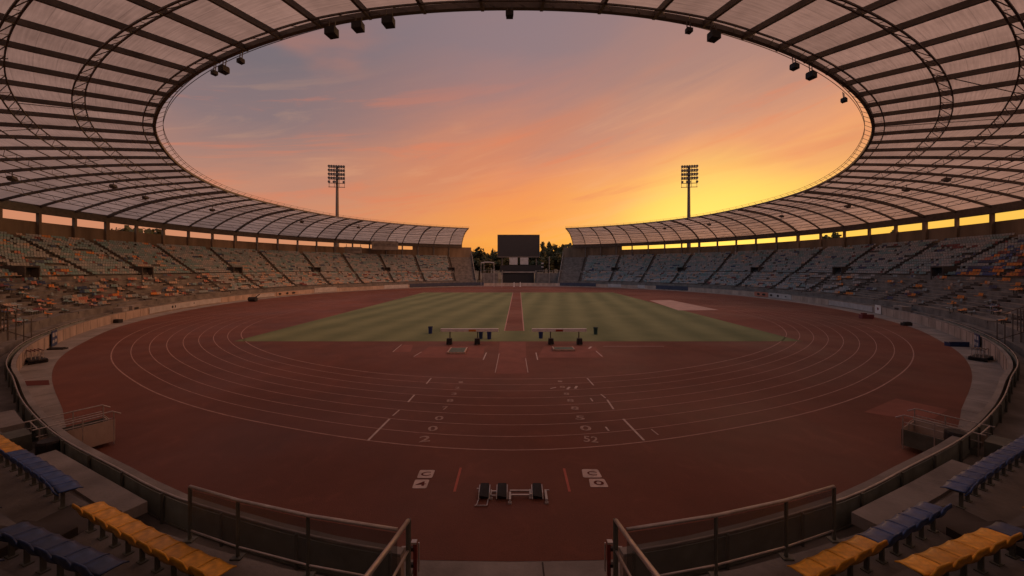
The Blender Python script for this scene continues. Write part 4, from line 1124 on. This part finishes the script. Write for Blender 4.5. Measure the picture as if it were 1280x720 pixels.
# slabs and steps on the front walkway
for (s_, a0, a1, lab) in ((-1, 8.8, 14.5, 'long concrete slab step behind the left fence'), (1, 7.8, 13.2, 'long concrete slab step behind the right fence'), (-1, 18.6, 21, 'short concrete slab by the left access steps')):
    mb = MB(); mb.bar([P(s_*R(a), wall(s_*R(a))+0.98, 1.20) for a in (a0, (a0+a1)/2, a1)], 0.62, 0.30)
    tag(mb.build('concrete_slab', M['concrete']), lab, 'slab')

# ------------------------------------------------------------------ access platforms reaching over the wall
def platform(s_, th, label):
    p = P(th, wall(th)+0.2, 0); rz = tangent_angle(th, wall) 
    r0 = empty('access_platform', label, 'platform', (p.x, p.y, 0), rz)
    r0.scale = (0.85, 0.85, 0.9)
    mb = MB(); mb.box((0,0.75,0.45), (1.7,2.4,0.10)); 
    mb.build('deck', M['step'], r0)
    mb = MB(); mb.box((0.86,0.8,0.72), (0.03,2.4,1.05)); mb.box((0.0,1.97,0.6), (1.7,0.03,.85)); mb.build('side_sheet', M['wall'], r0)
    mb = MB(); mb.box((-0.86,0.8,0.6), (0.03,2.4,0.75)); mb.build('inner_sheet', M['darkpaint'], r0)
    mb = MB()
    for sx in (-0.86, 0.86): 
        mb.tube([(sx,-.6,1.65),(sx,1.9,1.65),(sx,2.2,1.45)], .028, 7); mb.tube([(sx,-.5,1.32),(sx,1.9,1.32)], .022, 7)
        for y in (-.4, .9, 1.95): mb.tube([(sx,y,0.05),(sx,y,1.64)], .026, 7)
    mb.tube([(-.86,-.45,1.64),(.86,-.45,1.64)], .026, 7); mb.tube([(0,0.2,1.32),(0,1.8,1.32),(0,1.95,1.1),(0,1.95,.5)], .026, 7)
    mb.build('guard_rail', M['galv'], r0)
    mb = MB(); mb.box((-.2,-.9,0.95), (1.3,0.7,0.9)); mb.build('locker', M['darkpaint'], r0)
platform(-1, R(-17.4), 'railed access platform with pale side sheets bridging the wall on the left')
platform(1, R(16.6), 'railed access platform with dark inner sheets bridging the wall on the right')

# dark bins and loose frames beside the platforms
for (x, y, z, lab) in ((62, 556, 1.2, 'dark barrel bin behind the left access platform'), (1196, 545, 1.2, 'dark barrel bin behind the right access platform')):
    p = G(x, y, z); mb = MB(); n = 14
    for rr, zz in ((.28,.5),(.33,.9),(.33,1.3),(.30,1.38)): mb.v += [(p.x+rr*math.cos(2*PI*i/n), p.y+rr*math.sin(2*PI*i/n), zz) for i in range(n)]
    for j in range(3): mb.f += [(j*n+i, j*n+(i+1) % n, (j+1)*n+(i+1) % n, (j+1)*n+i) for i in range(n)]; mb.m += [0]*n
    mb.f.append(tuple(3*n+i for i in range(n))); mb.m.append(0)
    tag(mb.build('barrel_bin', M['black']), lab, 'bin')

# dividing fences that climb the lower tier, vertical bars
for s_, th, lab in ((-1, R(-46.5), 'tall fence of dark vertical bars climbing the left lower tier'), (1, R(45.5), 'tall fence of dark vertical bars climbing the right lower tier')):
    r0 = empty('barred_fence', lab, 'fence', tuple(P(th, wall(th)+.6, 0.5)))
    org = P(th, wall(th)+.6, 0.5)
    def hz_(of):
        z = 0.5
        for (p0, p1, zz, k) in lower: 
            if of >= p0: z = zz
        return z
    mb = MB(); offs = [0.6+0.42*i for i in range(20)]
    for of in offs:
        p = P(th, wall(th)+of, 0)-org; z0 = hz_(of)-.5+0.0; p.z = 0; mb.bar([(p.x,p.y,z0),(p.x,p.y,z0+2.5)], .05, .05)
    mb.build('bar', M['steel'], r0)
    mb = MB()
    for dz in (2.45, 0.25): mb.bar([Vector((*(P(th, wall(th)+of, 0)-org)[:2], (0.55+ (of-0.6)*0.62)+dz)) for of in (0.6, 4.5, 8.6)], .06, .06)
    mb.build('rail', M['steel'], r0)
# more segregation posts standing on the front walkway
for s_ in (-1, 1):
    r0 = empty('barred_fence', f'dark barred fence running along the front walkway on the {"left" if s_ < 0 else "right"}', 'fence', (0,0,0))
    mb = MB(); ths = th_range(s_*R(34), s_*R(46.5), R(0.75))
    for th in ths:
        p = P(th, wall(th)+1.9, 0); mb.bar([(p.x,p.y,2.15),(p.x,p.y,4.2)], .05, .05)
    mb.build('bar', M['steel'], r0)
    mb = MB()
    for z in (2.5, 4.15): mb.bar([P(th, wall(th)+1.9, z) for th in ths], .05, .05)
    mb.build('rail', M['steel'], r0)

# notice boards, equipment on the apron
def notice(th, label, w, h):
    r0 = empty('notice_board', label, 'notice board', tuple(P(th, wall(th)-0.16, 0.05)), tangent_angle(th, wall))
    mb = MB(); mb.box((0,0,h/2), (w,.06,h)); mb.build('board', M['navy'], r0)
    mb = MB()
    for (x, z, ww, hh) in ((-.25,.95,.3,.35),(.25,.95,.35,.4),(-.2,.40,.35,.3),(.28,.38,.3,.3)): mb.box((x*w, .035, z*h/1.3), (ww*w,.02,hh))
    mb.build('poster', M['adgrey'], r0)
notice(R(-49.3), 'navy notice board with white posters leaning on the left wall', 1.6, 1.5)
notice(R(47.6), 'navy board with pale stickers leaning on the right wall', 1.6, 1.4)
def cart(x, y, s_, label):
    p = G(x, y); r0 = empty('hurdle_cart', label, 'cart', (p.x, p.y, 0), R(25*s_))
    mb = MB(); mb.box((0,0,.28), (1.9,.9,.10)); mb.build('platform', M['black'], r0)
    mb = MB()
    for i in range(4):
        yy = -.3+.2*i; mb.tube([(-.8,yy,.34),(-.75,yy,.95),(.45,yy,.95),(.5,yy,.34)], .025, 6)
    mb.build('hurdle_frame', M['galv'], r0)
    mb = MB()
    for i in range(4): mb.box((-.15,-.3+.2*i,.98-.0*i), (1.25,.03,.09))
    mb.build('hurdle_bar', M['maroon'] if s_ < 0 else M['concrete'], r0)
    for sx in (-.7, .7):
        mb = MB(); mb.tube([(sx,-.5,.13),(sx,.5,.13)], .13, 10); mb.build('wheel', M['black'], r0)
    mb = MB(); mb.tube([(.95,0,.3),(1.25,.05,.9),(1.3,.05,1.1)], .03, 6); mb.build('handle', M['galv'], r0)
cart(44, 453, -1, 'low black cart stacked with hurdles beside the left wall')
cart(1226, 450, 1, 'low dark cart with pale hurdles beside the right wall')
mb = MB(); a = G(62, 437); b_ = G(82, 436.5); mb.bar([Vector((a.x,a.y,.07)), Vector((b_.x,b_.y,.07))], .5, .14); mb.tube([Vector((a.x,a.y,.16)), Vector((b_.x,b_.y,.16))], .05, 6)
tag(mb.build('drain_cover', M['black']), 'flat black drain channel lying across the left apron', 'drain')
mb = MB(); a = G(1184, 432.5); b_ = G(1208, 433); mb.bar([Vector((a.x,a.y,.2)), Vector((b_.x,b_.y,.2))], .55, .40); mb.tube([Vector((a.x,a.y-.2,.43)), Vector((b_.x,b_.y-.2,.43))], .06, 6)
tag(mb.build('equipment_case', M['navy']), 'long dark blue equipment case lying on the right apron', 'case')
mb = MB(); mb.quad(G(17,483,.012), G(62,481,.012), G(61,475,.012), G(20,476.5,.012)); tag(mb.build('red_strip', M['rubber_dark']), kind='structure')
mb = MB(); p = G(1133, 407); mb.box((p.x, p.y, .2), (1.1,.5,.4)); mb.box((p.x+.1, p.y, .45), (.7,.4,.12)); tag(mb.build('equipment_box', M['black']), 'small black box on the right apron beside the track edge', 'box')
mb = MB(); p = G(143, 403.5); mb.box((p.x, p.y, .25), (1.8,.6,.5)); mb.box((p.x-.4, p.y, .6), (.6,.4,.3)); tag(mb.build('equipment_box', M['black']), 'small black pile of boxes on the left apron', 'box')
mb = MB(); p = G(1083, 398); mb.box((p.x, p.y, .3), (1.8,.6,.6)); mb.box((p.x-.4, p.y, .7), (.6,.4,.3)); tag(mb.build('equipment_box', M['maroon']), 'dark red box by the doorway on the right apron', 'box')
# a person-free dark roller at the far left of the track, small red and black items there
mb = MB(); p = G(316, 377); mb.tube([(p.x-.8,p.y,.55),(p.x+.8,p.y,.55)], .55, 10); mb.bar([(p.x,p.y,.55),(p.x+1.6,p.y,1.7)], .15, .15); tag(mb.build('field_roller', M['black']), 'small black field roller parked by the left wall', 'roller')
